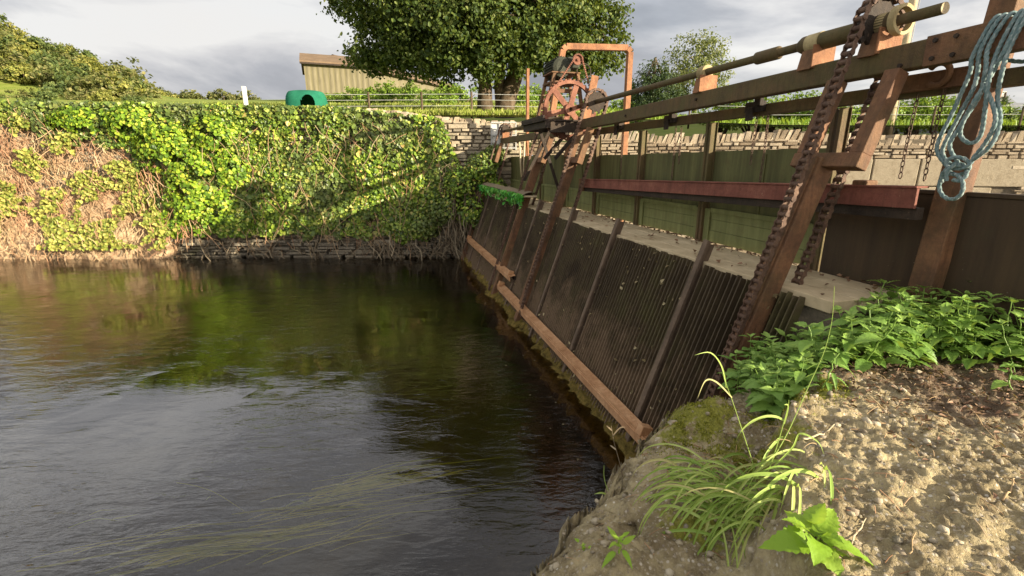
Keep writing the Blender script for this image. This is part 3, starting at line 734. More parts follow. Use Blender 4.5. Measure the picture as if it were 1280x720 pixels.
# ------------------------------------------------------------------ drive unit
dr = thing('drive_unit', 'red spoked chain wheel with a motor above it on the gantry platform', 'drive unit', W(7.4, 2.75, 3.09))
gc = W(7.25, 2.87, 3.25); GR = 0.42
mb = MB(); mb.disc(gc, VD, GR, 0.05, 48, GR-0.05); 
for k in range(40):
    g = 2*math.pi*k/40; d = VR*math.cos(g)+VZ*math.sin(g); mb.bar(gc+d*(GR-0.004), gc+d*(GR+0.018), 0.03, 0.022, VD)
wheel = mb.build('wheel', M['gear_red'], dr)
for k in range(6):
    g = 2*math.pi*(k+0.22)/6; d = VR*math.cos(g)+VZ*math.sin(g)
    mb = MB(); mb.bar(gc+d*0.06, gc+d*(GR-0.045), 0.022, 0.085, d.cross(VD)); mb.build('spoke', M['gear_red'], wheel, bevel=0.003)
mb = MB(); mb.disc(gc, VD, 0.085, 0.13, 24, 0.03); mb.build('hub', M['gear_red'], wheel)
mc = W(7.6, 2.78, 3.87)
mb = MB(); mb.tube([mc-VD*0.26, mc-VD*0.24, mc+VD*0.2, mc+VD*0.26], [0.10, 0.145, 0.145, 0.09], 24)
for k in range(24):
    g = 2*math.pi*k/24; d = VR*math.cos(g)+VZ*math.sin(g); mb.bar(mc-VD*0.2+d*0.15, mc+VD*0.18+d*0.15, 0.010, 0.03, d)
M['motor'] = steel('motor_green', (0.018, 0.02, 0.013), (0.032, 0.035, 0.022), (0.06, 0.055, 0.035), 0)
mb.build('motor', M['motor'], dr)
pc = W(7.25, 2.975, 3.955)
mb = MB(); mb.disc(pc, VD, 0.07, 0.04, 28, 0.022); mb.disc(pc, VD, 0.02, 0.09, 16); mb.build('pulley', M['gear_red'], dr)
mb = MB(); mb.wbox(7.35, 7.6, 2.86, 3.06, 3.86, 4.02); mb.build('gearbox', M['motor'], dr, bevel=0.02)
# chain between pulley and wheel
def tangent_loop(c1_, r1, c2_, r2):
    pts = []
    for t in np.linspace(-0.05, 1.05, 16)*math.pi: pts.append(c1_+VR*(r1*math.cos(t))+VZ*(r1*math.sin(t)))
    for t in np.linspace(0.98, 2.02, 30)*math.pi: pts.append(c2_+VR*(r2*math.cos(t))+VZ*(r2*math.sin(t)))
    pts.append(pts[0]); return pts
lp = tangent_loop(pc-VD*0.03, 0.075, gc-VD*0.0, GR+0.02)
mb = MB()
for p, q in zip(lp, lp[1:]):
    n = max(1, int((q-p).length/0.028)); d = (q-p)
    for k in range(n): mb.bar(p+d*(k/n)+d*(0.12/n), p+d*((k+0.88)/n), 0.022, 0.02 if k % 2 else 0.028, VD)
mb.build('drive_chain', M['gear_red'], dr)
mb = MB()
for b0, b1 in ((2.50, 2.66), (3.16, 3.03)):
    mb.bar(W(7.36, b0, 3.09), W(7.36, b1, 3.80), 0.05, 0.05, VD)
    mb.bar(W(7.72, b0, 3.09), W(7.72, b1, 3.80), 0.05, 0.05, VD)
mb.wbox(7.32, 7.76, 2.60, 3.07, 3.64, 3.67); mb.wbox(7.32, 7.76, 2.60, 3.07, 3.78, 3.80)
mb.wbox(7.34, 7.37, 2.6, 3.08, 3.50, 3.56)
mb.build('motor_stand', M['rust'], dr, bevel=0.004)
mb = MB(); mb.bar(W(7.18, 3.13, 3.10), W(7.18, 3.25, 3.74), 0.12, 0.012, VD); mb.build('guard_plate', M['rust_bright'], dr, bevel=0.003)
mb = MB(); mb.disc(W(7.6, 3.24, 3.86), VD, 0.125, 0.012, 36, 0.112); mb.build('hand_ring', M['rust_dark'], dr)

# hoist hoop
hp = MB(); A = 8.9
l0 = W(A, 3.12, 2.95); l1 = W(A, 3.27, 3.75); l2 = W(A, 3.36, 4.44); l3 = W(A, 3.42, 4.50); r3 = W(A, 4.66, 4.545); r2 = W(A, 4.72, 4.475); r0 = W(A, 4.73, 0.0)
for p, q in ((l0, l2), (l2, l3), (l3, r3), (r3, r2), (r2, r0)):
    hp.bar(p, q, 0.105, 0.10, VD)
o = hp.build('hoist_frame', M['rust_bright'], bevel=0.006); tag(o, 'square hooped orange steel frame standing over the drive wheel in front of the tree', 'hoist frame')
# slim steel pole and three leaning sticks
mb = MB(); mb.bar(W(11.3, 3.43, 0), W(11.3, 3.43, 4.53), 0.06, 0.06, VD); mb.wbox(11.25, 11.35, 3.395, 3.40, 1.6, 4.5)
o = mb.build('steel_pole', M['rust_bright']); tag(o, 'slim upright rusty channel pole in front of the tree trunk', 'pole')
for i, (u0, v0, u1, v1, lab) in enumerate(((649, 176, 652, 221, 'thin pale stick standing by the mesh gate, nearest the gate'), (656, 172, 654, 222, 'thin pale stick in the middle of the three by the mesh gate'), (659, 178, 662, 222, 'thin orange stick by the mesh gate, farthest from it'))):
    mb = MB(); p, q = at(u0, v0, a=10.8), at(u1, v1, a=10.8); mb.tube([q, (p+q)/2, p], 0.02, 8); o = mb.build('stick', M['rust_bright'] if i == 2 else M['wood_pale'], None, True); tag(o, lab, 'stick')
# mesh gate on the corner
gt = thing('mesh_gate', 'small white wire mesh gate on the stone corner by the drive', 'gate', at(631, 190, y=12.45))
mb = MB(); c00 = at(614, 153, y=12.45); c11 = at(645, 185, y=12.45)
for x in (c00.x, (c00.x*2+c11.x)/3, (c00.x+c11.x*2)/3, c11.x): mb.bar((x, 12.45, c11.z-0.05), (x, 12.45, c00.z), 0.03, 0.03, Vector((0, 1, 0)))
for z in (c11.z, (c00.z+c11.z)/2, c00.z): mb.bar((c00.x, 12.43, z), (c11.x, 12.43, z), 0.03, 0.03, VZ)
mb.build('frame', M['grey_metal'], gt)
mb = MB(); mb.bar((c00.x, 12.47, (c00.z+c11.z)/2), ((c00.x+c11.x)/2-0.08, 12.47, (c00.z+c11.z)/2), 0.008, c00.z-c11.z-0.05, VZ); mb.build('panel', M['white'], gt)
mb = MB()
for k in range(9):
    x = (c00.x+c11.x)/2-0.05+k*0.035; mb.bar((x, 12.475, c11.z), (x, 12.475, c00.z), 0.006, 0.006, Vector((0, 1, 0)))
for k in range(14):
    z = c11.z+k*(c00.z-c11.z)/13; mb.bar(((c00.x+c11.x)/2-0.05, 12.48, z), (c11.x, 12.48, z), 0.006, 0.006, VZ)
mb.build('wire_mesh', M['white'], gt)

# netting shelf over the far screens
ns = thing('debris_shelf', 'plank shelf with brown debris along the top of the far screens', 'shelf', W(10.5, 2.55, 1.85))
mb = MB(); mb.wbox(8.15, 12.45, 2.42, 2.66, 1.86, 1.89); mb.build('plank', M['wood_pale'], ns)
V = []; F = []; na, nb = 160, 10
for i in range(na):
    a = 8.12+4.4*i/(na-1)
    for j in range(nb):
        q = j/(nb-1); b = 2.40+0.28*q; V.append(tuple(W(a, b, 1.895+0.05*math.sin(math.pi*q)+0.035*abs(nz(a, b, 0, 6)))))
F = [(i*nb+j, i*nb+j+1, (i+1)*nb+j+1, (i+1)*nb+j) for i in range(na-1) for j in range(nb-1)]
npmesh('debris', V, F, M['root'], ns)
P = []; N = []
for i in range(900):
    q = random.random(); a = 8.1+4.4*q**(1.0)
    if random.random() < 0.45: a = 8.1+random.random()*0.9
    P.append(tuple(W(a, 2.395-abs(random.gauss(0, 0.03)), 1.89-abs(random.gauss(0, 0.05+0.06*abs(nz(a, 0, 0, 3.1))*2))))); N.append((-RX+random.gauss(0, .5), -RY+random.gauss(0, .5), random.gauss(0.2, .5)))
o = leaves('netting', P, N, rng.uniform(0.05, 0.11, len(P)), M['net'], None, aspect=0.6); tag(o, 'bright green plastic netting hanging from the debris shelf', 'netting')

# ------------------------------------------------------------------ hanging link chains
def link_chain(top, L, label, mat='chain'):
    mb = MB(); k = 0; z = 0; sag = random.uniform(-0.01, 0.01)
    while z < L:
        c = Vector(top)-VZ*(z+0.02)+VR*(sag*math.sin(z*5)); ax = VD if k % 2 else VR
        pts = []
        for t in np.linspace(0, 2*math.pi, 11): pts.append(c + ax*(0.010*math.cos(t)) + VZ*(0.022*math.sin(t)))
        mb.tube(pts, 0.0032, 5, False); z += 0.035; k += 1
    o = mb.build('link_chain', M[mat], None, True, loc=Vector(top)-VZ*L); tag(o, label, 'chain', 'thin link chains hanging from the back rail')
    return o
for (u, v, L, lab) in ((779, 168, 0.50, 'thin link chain hanging in front of the wall, farthest along the back rail'), (845, 158, 0.55, 'thin link chain left of the tallest pair of screen posts'), (852, 158, 0.36, 'short thin link chain beside a longer one, left of the tall screen posts'),
                  (947, 142, 0.42, 'thin link chain right of the tall pair of screen posts, the left of two'), (961, 140, 0.62, 'longer thin link chain right of the tall pair of screen posts'),
                  (1148, 118, 0.48, 'link chain hanging left of the hook plate, over the dressed blocks'), (1182, 108, 0.50, 'link chain hanging from the hook plate close to the rope')):
    p = at(u, v, b=3.165); link_chain(p, L, lab)

# ------------------------------------------------------------------ rope
def rope_tube(mb, pts, r=0.0098):
    """smooth path, three-strand lay"""
    P = [Vector(p) for p in pts]; S = []
    for i in range(len(P)-1):
        p0, p1, p2, p3 = P[max(i-1, 0)], P[i], P[i+1], P[min(i+2, len(P)-1)]
        n = max(4, int((p2-p1).length/0.006))
        for k in range(n):
            t = k/n
            S.append(0.5*((2*p1)+(p2-p0)*t+(2*p0-5*p1+4*p2-p3)*t*t+(3*p1-p0-3*p2+p3)*t*t*t))
    S.append(P[-1]); n = 15; base = len(mb.v); ref = None; dist = 0
    for i, p in enumerate(S):
        t = (S[min(i+1, len(S)-1)]-S[max(i-1, 0)]).normalized()
        if ref is None: ref = t.orthogonal().normalized()
        ref = (ref-t*ref.dot(t)).normalized(); o = t.cross(ref)
        if i: dist += (p-S[i-1]).length
        for k in range(n):
            g = 2*math.pi*k/n; rad = r*(0.72+0.36*abs(math.cos(1.5*(g-dist*75))))
            mb.v.append(p+(ref*math.cos(g)+o*math.sin(g))*rad)
    for i in range(len(S)-1):
        for k in range(n):
            k2 = (k+1) % n; mb.f.append((base+i*n+k, base+i*n+k2, base+(i+1)*n+k2, base+(i+1)*n+k))
def rp(u, v, b): return at(u, v, b=b)
mb = MB(); BF = 2.915
def over(u, v):   # back over the top of the beam
    p = rp(u, v, BF); ztop = 3.172; a = p.x*DX+p.y*DY
    return [W(a-0.02, 3.09, 3.02), W(a-0.01, 3.088, 3.12), W(a, 3.03, ztop), W(a, 2.955, ztop-0.005)]
rope_tube(mb, over(1240, 35)+[rp(1226, 62, BF), rp(1222, 90, BF), rp(1216, 112, BF-.02), rp(1196, 150, BF), rp(1178, 188, BF), rp(1188, 206, BF)])
rope_tube(mb, over(1250, 33)+[rp(1236, 58, BF), rp(1232, 88, BF-.03), rp(1224, 120, BF), rp(1204, 152, BF-.02), rp(1201, 170, BF), rp(1214, 179, BF), rp(1226, 168, BF), rp(1232, 132, BF-.02), rp(1236, 100, BF-.03), rp(1248, 62, BF)]+list(reversed(over(1262, 31))))
rope_tube(mb, over(1276, 30)+[rp(1262, 60, BF), rp(1252, 92, BF-.02), rp(1247, 122, BF), rp(1250, 152, BF), rp(1238, 182, BF-.02), rp(1212, 203, BF)])
rope_tube(mb, over(1232, 37)+[rp(1216, 70, BF), rp(1212, 92, BF), rp(1190, 142, BF), rp(1171, 184, BF-.01), rp(1184, 208, BF)])
rope_tube(mb, over(1269, 30)+[rp(1255, 64, BF-.01), rp(1240, 92, BF), rp(1218, 126, BF-.04), rp(1200, 158, BF), rp(1187, 182, BF-.02), rp(1198, 204, BF)])
rope_tube(mb, [rp(1228, 104, BF-.03), rp(1240, 128, BF-.02), rp(1244, 152, BF-.03), rp(1232, 178, BF-.01), rp(1216, 198, BF)])
# knot, tail and eye
kn = [rp(1198+17*math.cos(t)*(1-0.03*t), 206+9*math.sin(t*1.0)+1.2*t-6, BF-0.03*math.sin(t*0.5)) for t in np.linspace(0, 15, 36)]
rope_tube(mb, kn)
rope_tube(mb, [rp(1202, 206, BF-.03), rp(1186, 210, BF-.04), rp(1178, 218, BF-.03), rp(1177, 228, BF-.02)])
rope_tube(mb, [rp(1196, 204, BF-.04), rp(1184, 214, BF-.05), rp(1183, 226, BF-.04)])
rope_tube(mb, [rp(1190+15*math.cos(t)-1, 233+16*math.sin(t), BF-.02) for t in np.linspace(-1.9, 4.4, 22)])
rope_tube(mb, over(1278, 29)[2:]+[W(1.72, 2.97, 3.178), W(1.5, 2.975, 3.182)])
rope_tube(mb, [W(1.94, 3.09, 3.03), W(1.8, 3.1, 2.97), W(1.6, 3.1, 2.99), W(1.45, 3.09, 3.04)], 0.010)
m, nt, out = newmat('blue_green_rope')
n = pnoise(nt, 120, 3, 0.6, stretch=(1, 1, 0.3)); col = ramp(nt, n, [(0.3, (0.085, 0.145, 0.15)), (0.55, (0.16, 0.215, 0.21)), (0.75, (0.40, 0.44, 0.42))])
principled(nt, out, col, 0.8, bump(nt, n, 0.6, 0.003), 0.2)
o = mb.build('rope', m, None, True); tag(o, 'knotted blue green rope hung over the near end of the top beam', 'rope')

# ------------------------------------------------------------------ far bank vegetation
WY = 12.56
def ivy_edge(x):       # lower limit of the ivy
    pts = [(-14, 3.55), (-12.2, 3.45), (-11.8, 3.05), (-9.75, 2.75), (-9.4, 1.9), (-8.9, 0.7), (-6, 0.55), (-4, 0.62), (-2.6, 0.55), (-1.8, 0.9), (-1.2, 1.6), (0, 2.6)]
    for (x0, z0), (x1, z1) in zip(pts, pts[1:]):
        if x0 <= x <= x1: return z0+(z1-z0)*(x-x0)/(x1-x0)
    return 9
def ivy_top(x): return 3.88 - 0.10*sstep(x, -12, -5) - 0.26*sstep(x, -5, -1.5) - 1.9*sstep(x, -1.9, -0.9)
iv = thing('ivy', 'sheet of small leaved ivy covering the far river wall', 'ivy', (-5, WY, 0.4))
P = []; N = []; S = []
while len(P) < 44000:
    x = random.uniform(-13.8, -0.6); z = random.uniform(0.45, 4.0)
    if z > ivy_top(x)+0.06*nz(x, z, 0, 5) or z < ivy_edge(x)+0.25*nz(x, z, 2, 2.5): continue
    lump = nz(x, z, 0, 1.6)*0.5+nz(x, z, 7, 4.5)*0.35+nz(x, z, 9, 9)*0.2
    if lump < -0.20 and random.random() < 0.72: continue
    th_ = 0.15+0.19*lump+0.10*sstep(3.2-z, 0, 2.2)
    y = WY-max(0.02, th_)-random.random()**2*0.10+0.05
    P.append((x, y, z)); N.append((random.gauss(0.1, .55), -1+random.gauss(0, .3), random.gauss(0.35, .5))); S.append(min(.13, 0.03+random.expovariate(1/0.032)))
leaves('foliage', P, N, np.array(S), M['ivy'], iv, aspect=0.95, fold=0.12)
P = []; N = []
for i in range(5200):     # hanging over the top of the wall
    x = random.uniform(-13.8, -1.6); P.append((x, random.uniform(12.45, 13.05), ivy_top(x)-0.06+random.uniform(0, 0.07)+0.04*nz(x, 0, 0, 4))); N.append((random.gauss(0, .5), random.gauss(-0.4, .5), 1))
leaves('top_growth', P, N, rng.uniform(0.05, 0.10, len(P)), M['ivy'], iv, aspect=0.95)
def wig(p, q, n, amp, sag=0.0):
    out_ = []
    for k in range(n+1):
        t = k/n; out_.append(Vector(p).lerp(Vector(q), t)+Vector((random.gauss(0, amp), random.gauss(0, amp*0.6), random.gauss(0, amp)))*(math.sin(math.pi*t)**0.5 if 0 < t < 1 else 0)-VZ*sag*math.sin(math.pi*t))
    return out_
mb = MB()
for i in range(420):
    x = random.uniform(-9, -0.7); z = random.uniform(ivy_edge(x)-0.1, min(3.4, ivy_top(x)))
    L = random.uniform(0.25, 0.8); y = WY-random.uniform(0.12, 0.36)
    mb.tube(wig((x, y, z), (x+random.gauss(0, 0.3), y+random.gauss(0, .05), z-L), 4, 0.03), 0.006, 4, False)
mb.build('stems', M['dry_stem'], iv)

br = thing('bramble_bush', 'bright yellow green bramble bush bulging out from the ivy wall', 'bush', (-7.6, WY-0.3, 0.6))
P = []; N = []; S = []
blobs = [(-8.7, 2.8, .8, .7, .42), (-8.1, 2.1, .75, .8, .5), (-8.3, 1.4, .7, .7, .5), (-9.5, 3.35, .8, .42, .32), (-10.7, 3.42, .9, .36, .26), (-7.5, 3.1, .7, .5, .32), (-7.6, 1.3, .6, .6, .38), (-8.85, .95, .45, .45, .36), (-7.2, 2.3, .6, .6, .3), (-8.3, 0.85, .4, .3, .3)]
for bx, bz, rx_, rz_, ry_ in blobs:
    k = 0
    while k < int(3600*rx_*rz_):
        q = rng.normal(size=3); q /= np.linalg.norm(q)
        if q[1] > 0.25: continue
        r_ = random.uniform(0.72, 1.05)
        p = (bx+q[0]*rx_*r_, WY-0.12+q[1]*ry_*r_, bz+q[2]*rz_*r_)
        if nz(p[0]*1.0, p[2], 0, 2.7)+0.5*nz(p[0], p[2], 4, 7) < -0.18: k += 0.35; continue
        P.append(p); N.append((q[0]+random.gauss(0, .35), q[1]-0.5+random.gauss(0, .3), q[2]*0.6+0.5+random.gauss(0, .3))); S.append(random.uniform(0.05, 0.115)); k += 1
leaves('foliage', P, N, np.array(S), M['bramble'], br, aspect=0.85, fold=0.12)
mb = MB()
for i in range(110):
    x = random.uniform(-9.6, -8.3); z = random.uniform(1.2, 2.5)
    mb.tube(wig((x, WY-0.25, z), (x+random.gauss(0.15, 0.3), WY-random.uniform(.2, .5), z-random.uniform(0.4, 1.3)), 5, 0.04), 0.009, 5, False)
mb.build('stems', M['dry_stem'], br)

dg = thing('dry_bank_growth', 'tan mass of dry stems and yellowing weeds at the left end of the far bank', 'dry plants', (-11.5, WY-0.4, 0.1))
mb = MB()
for i in range(2300):
    x = random.uniform(-14, -8.7); z = random.uniform(0.15, 3.7)
    if z > ivy_edge(x)+0.25: continue
    prot = 0.14+0.5*sstep(1.9-z, 0, 1.8)+0.12*nz(x, z, 0, 1.7)
    L = random.uniform(0.15, 0.55); y = WY-prot-random.uniform(-0.05, 0.08)
    mb.tube(wig((x, y, z), (x+random.gauss(0, 0.2), y+random.gauss(0, .08), z+random.choice((-1, 1))*L*random.uniform(.4, 1)), 3, 0.03), random.uniform(0.004, 0.009), 3, False)
mb.build('stems', M['dry_stem'], dg)
V = []; F = []; na, nb = 90, 60     # the leaning soil bank the growth roots in
for i in range(na):
    x = -14.2+5.9*i/(na-1)
    for j in range(nb):
        z = -0.1+3.7*j/(nb-1); prot = (0.06+0.46*sstep(1.9-z, 0, 1.8))*(1-sstep(x, -9.4, -8.4))+0.14*nz(x, z, 0, 1.7)+0.05*nz(x, z, 3, 7)
        V.append((x, WY+0.06-max(-0.03, prot), z))
F = [(i*nb+j, (i+1)*nb+j, (i+1)*nb+j+1, i*nb+j+1) for i in range(na-1) for j in range(nb-1)]
M['soil'] = groundmat('dry_bank_soil', [(0.3, (0.26, 0.165, 0.10)), (0.5, (0.42, 0.29, 0.175)), (0.7, (0.52, 0.39, 0.25))], 5, 30, 0.8)
npmesh('soil', V, F, M['soil'], dg, None, True)
P = []; N = []; S = []
while len(P) < 6500:
    x = random.uniform(-14, -8.5); z = random.uniform(0.3, 3.6)
    if z > ivy_edge(x)+0.2 or nz(x, z, 11, 1.3)+0.6*nz(x, z, 3, 4) < 0.05: continue
    y = WY-0.14-0.5*sstep(1.9-z, 0, 1.8)-0.12*nz(x, z, 0, 1.7)-random.uniform(0, 0.15)
    P.append((x, y, z)); N.append((random.gauss(0, .5), -1, random.gauss(0.5, .5))); S.append(random.uniform(0.05, 0.12))
leaves('foliage', P, N, np.array(S), M['dry_leaf'], dg)

# roots and dead stems along the waterline
mb = MB()
for i in range(260):
    x = random.uniform(-13.5, -0.6) if i % 3 else random.uniform(-4.2, -0.8)
    y0 = WY-random.uniform(0.05, 0.4); z0 = random.uniform(0.15, 0.75)
    mb.tube(wig((x, y0, z0), (x+random.gauss(0.1, 0.28), y0-random.uniform(0.05, 0.35), random.uniform(-0.08, 0.15)), 4, 0.03), random.uniform(0.005, 0.013), 4, False)
for i in range(26):
    x = random.uniform(-1.6, -0.5); z0 = random.uniform(1.0, 1.9)
    mb.tube(wig((x, WY-0.5, z0), (x+random.gauss(0, 0.12), WY-0.6, z0-random.uniform(0.5, 1.2)), 5, 0.04), 0.011, 5, False)
o = mb.build('hanging_roots', M['root'], loc=(-4, WY-0.3, 0)); tag(o, 'pale tangled roots trailing into the water along the far bank', 'roots', kind='stuff')
# corner shrub by the far end of the screens
cs = thing('corner_shrub', 'dark leafy shrub in the corner beside the green netting', 'shrub', (-1.0, 12.2, 0.3))
P = []; N = []; S = []
for bx, by, bz, r_ in ((-1.3, 12.25, 1.9, .45), (-0.8, 12.2, 2.3, .40), (-0.5, 12.3, 1.8, .35), (-1.7, 12.3, 1.3, .45), (-1.0, 12.15, 1.2, .40), (-0.45, 12.35, 2.6, .28), (-2.3, 12.35, 0.9, .45), (-2.9, 12.4, 0.7, .35)):
    for k in range(int(2300*r_)):
        q = rng.normal(size=3); q /= np.linalg.norm(q); p = np.array((bx, by, bz))+q*r_*random.uniform(.55, 1.05)*np.array((1, .8, 1))
        P.append(p); N.append(q+rng.normal(size=3)*.4+np.array((0, -.3, .4))); S.append(random.uniform(0.05, 0.10))
leaves('foliage', P, N, np.array(S), M['ivy'], cs)
mb = MB()
for i in range(60): mb.tube(wig((random.uniform(-1.8, -0.4), 12.3, 0.2), (random.uniform(-1.9, -0.3), 12.2, random.uniform(1, 2.5)), 5, 0.06), 0.01, 4, False)
mb.build('stems', M['root'], cs)

# ------------------------------------------------------------------ grass of the field edge
def blades(name, P, H, Wd, mat, lean=0.35, parent=None):
    n = len(P); P = np.asarray(P); H = np.asarray(H).reshape(-1, 1)*np.ones((n, 1))
    g = rng.uniform(0, 2*math.pi, n); d = np.stack([np.cos(g), np.sin(g), 0*g], 1); s = np.stack([-np.sin(g), np.cos(g), 0*g], 1)
    lz = rng.uniform(0.1, 1, (n, 1))*lean; up = np.array([[0, 0, 1.0]])
    w = np.asarray(Wd).reshape(-1, 1)*np.ones((n, 1))/2
    m_ = P+up*H*0.6+d*H*lz*0.35; t = P+up*H*(1-0.25*lz)+d*H*lz
    V = np.stack([P-s*w, P+s*w, m_+s*w*0.8, t, m_-s*w*0.8], 1).reshape(-1, 3); b = (np.arange(n)*5)[:, None]
    F = b+np.array([[0, 1, 2, 3, 4]])
    return npmesh(name, V, F, mat, parent)
P = []
for i in range(26000):
    y = 13.0+22*random.random()**2.2; x = random.uniform(-0.95*y-2, 0.25*y)
    P.append((x, y, zfield(x, y)-0.02))
hts = np.array([random.uniform(0.06, 0.20)*(1+0.5*nz(p[0], p[1], 0, .7)) for p in P])
o = blades('field_grass', P, hts, rng.uniform(0.015, 0.04, len(P)), M['grass_far'], 0.6); tag(o, 'sunlit grass of the field behind the ivy wall', 'grass', kind='stuff')
P = []
for i in range(9000):
    x = random.uniform(2, 26); y = random.uniform(14.2, 24)-0.0; P.append((x, y, zfield(x, y)-0.02))
o = blades('verge_grass', P, rng.uniform(0.1, 0.3, len(P)), 0.03, M['hedge'], 0.6); tag(o, 'green grass growing behind the rubble stone wall', 'grass', kind='stuff')

# ------------------------------------------------------------------ trees and shrubs
def crown_arrays(blobs, n, size, clump=0.45, shell=0.6, up=0.4):
    """leaves gathered in clumps through blobs (x, y, z, rx, ry, rz)"""
    vol = np.array([b[3]*b[4]*b[5] for b in blobs])**0.67; cnt = (vol/vol.sum()*n).astype(int)
    P = []; N = []
    for b, c in zip(blobs, cnt):
        m_ = max(4, c//38); q = unit(rng.normal(size=(m_, 3))); rad = rng.uniform(shell, 1.0, (m_, 1))
        cc = q*rad*np.array(b[3:6])+np.array(b[:3])
        idx = rng.integers(0, m_, c); cl_ = clump*rng.uniform(0.5, 1.2, (m_, 1))
        pp = cc[idx]+np.clip(rng.normal(size=(c, 3)), -1.6, 1.6)*cl_[idx]*np.array([[.55, .55, .38]])
        P.append(pp); N.append(q[idx]*0.7+rng.normal(size=(c, 3))*0.5+np.array([[0, 0, up]]))
    return np.concatenate(P), np.concatenate(N)
def tree(name, label, cat, base, blobs, n, size, mat, trunks, limbs=True, group=None, clump=0.45, tm='bark', aspect=0.75, shell=0.6):
    t = thing(name, label, cat, base, group)
    P, N = crown_arrays(blobs, n, size, clump, shell)
    mb = MB()
    for pts, rs in trunks: mb.tube(pts, rs, 10)
    if limbs:
        top = Vector(trunks[0][0][-1])
        for b in blobs:
            src = min((Vector(pt[0][-1]) for pt in trunks), key=lambda p: (p-Vector(b[:3])).length)
            e = Vector(b[:3]); L = (e-src).length
            mb.tube([src, src.lerp(e, 0.35)+VZ*0.1*L*random.uniform(-.3, 1), src.lerp(e, 0.7)+Vector((random.gauss(0, .08), random.gauss(0, .08), .05))*L, e], [0.09*L**0.5*trunks[0][1][-1]/0.2, 0.065*L**0.5*trunks[0][1][-1]/0.2, 0.04*L**.5*trunks[0][1][-1]/0.2, 0.012], 7)
            for k in range(4):
                q = Vector(rng.normal(size=3)).normalized(); e2 = e+Vector((q.x*b[3], q.y*b[4], q.z*b[5]))*0.85; s0 = src.lerp(e, random.uniform(.5, .95))
                mb.tube([s0, s0.lerp(e2, .5)+VZ*.1, e2], [0.035*trunks[0][1][-1]/0.2, 0.022*trunks[0][1][-1]/0.2, 0.006], 5)
    mb.build('trunk', M[tm], t, True)
    V, F = leaf_arrays(P, N, size if not hasattr(size, '__len__') else rng.uniform(size[0], size[1], len(P)), aspect)
    npmesh('crown', V, F, M[mat], t)
    return t
# the big tree
by_ = 18.2; bz_ = zfield(-0.7, by_)-0.05
trunks = [([(-0.95, by_, bz_-.1), (-0.98, by_, bz_+.5), (-0.95, by_-.05, bz_+1.0), (-1.15, by_, bz_+1.8), (-1.6, by_, bz_+3.2)], [.34, .27, .24, .22, .17]),
          ([(-0.25, by_+.1, bz_-.1), (-0.25, by_+.1, bz_+.35), (0.0, by_+.1, bz_+1.0), (0.3, by_+.1, bz_+1.9), (0.5, by_, bz_+3.3)], [.42, .36, .30, .26, .18]),
          ([(-0.35, by_+.1, bz_+.2), (-0.45, by_+.1, bz_+1.0), (-0.4, by_, bz_+2.0), (-0.5, by_, bz_+3.6)], [.25, .20, .17, .13])]
def B(u, v, y, r, rz=None, ry=None):
    p = at(u, v, y=y); return (p.x, p.y, p.z, r, ry or r, rz or r)
blobs = [B(470, 5, 18, 1.35, 1.2), B(490, 60, 17.6, 1.35, 1.0), B(460, 75, 18.2, .75, .55), B(530, 20, 17, 1.7, 1.5), B(540, 72, 17.2, 1.3, .8), B(585, 30, 16.4, 1.6, 1.5), B(605, 72, 16.6, 1.1, .7),
         B(640, 20, 16.8, 1.6, 1.5), B(660, 60, 17, 1.25, .9), B(700, 15, 17.6, 1.5, 1.5), B(715, 70, 17.8, 1.25, .85), B(755, 35, 18.2, 1.0, 1.1), B(748, 78, 18.3, .8, .6), B(600, -45, 18, 2.6, 1.8), B(500, -40, 18.5, 1.9, 1.5), B(700, -40, 18.5, 2.0, 1.6),
         B(560, 40, 19.6, 2.0, 1.4), B(660, 40, 19.8, 2.0, 1.4), B(510, 40, 19.6, 1.6, 1.2), B(430, 2, 18.5, .65, .5), B(600, -110, 18.5, 2.4, 1.6)]
tree('broadleaf_tree', 'large dark green broadleaf tree with forked trunk behind the stone wall', 'tree', (-0.6, by_, bz_), blobs, 88000, (0.08, 0.16), 'oak', trunks, clump=0.42, shell=0.45)
# smaller trees right of it
p = at(868, 125, y=28); zb = zfield(p.x, 28)
blobs = [B(868, 70, 28, 1.5, 1.2), B(845, 88, 28, 1.1, .8), B(895, 82, 28, 1.0, .8), B(868, 100, 27.6, 1.5, .9), B(880, 60, 28, 1.0, .7), B(850, 108, 28, 1.0, .6), B(890, 108, 28, .9, .6)]
tree('birch_tree', 'airy pale green tree rising above the rusty line shaft', 'tree', (p.x, 28, zb), blobs, 5600, (0.08, 0.15), 'birch', [([(p.x, 28, zb), (p.x+.1, 28, zb+1.4), (p.x+.05, 28, zb+2.6)], [.16, .12, .09])], clump=0.5, shell=0.3)
p = at(815, 130, y=27); zb = zfield(p.x, 27)
blobs = [B(815, 95, 27, .8, .7), B(808, 112, 27, 1.1, .7), B(830, 110, 27, 1.0, .7), B(800, 128, 27, 1.0, .7), B(838, 125, 27, 1.1, .7), B(820, 128, 26.6, 1.1, .8)]
tree('fir_tree', 'dark evergreen tree just right of the hooped steel frame', 'tree', (p.x, 27, zb), blobs, 7500, (0.10, 0.18), 'fir', [([(p.x, 27, zb), (p.x, 27, zb+1.6), (p.x, 27, zb+3.0)], [.16, .12, .06])], clump=0.38, aspect=0.4)
p = at(1246, 160, y=21); zb = zfield(p.x, 21)
blobs = [B(1246, 128, 21, .42, .4), B(1246, 140, 21, .55, .4), B(1246, 152, 21, .62, .45), B(1246, 164, 21, .65, .5)]
tree('fir_tree', 'small cone shaped evergreen right of the hanging rope', 'tree', (p.x, 21, zb), blobs, 3500, (0.07, 0.13), 'fir', [([(p.x, 21, zb), (p.x, 21, zb+.8), (p.x, 21, zb+1.4)], [.08, .06, .03])], clump=0.22, aspect=0.4)
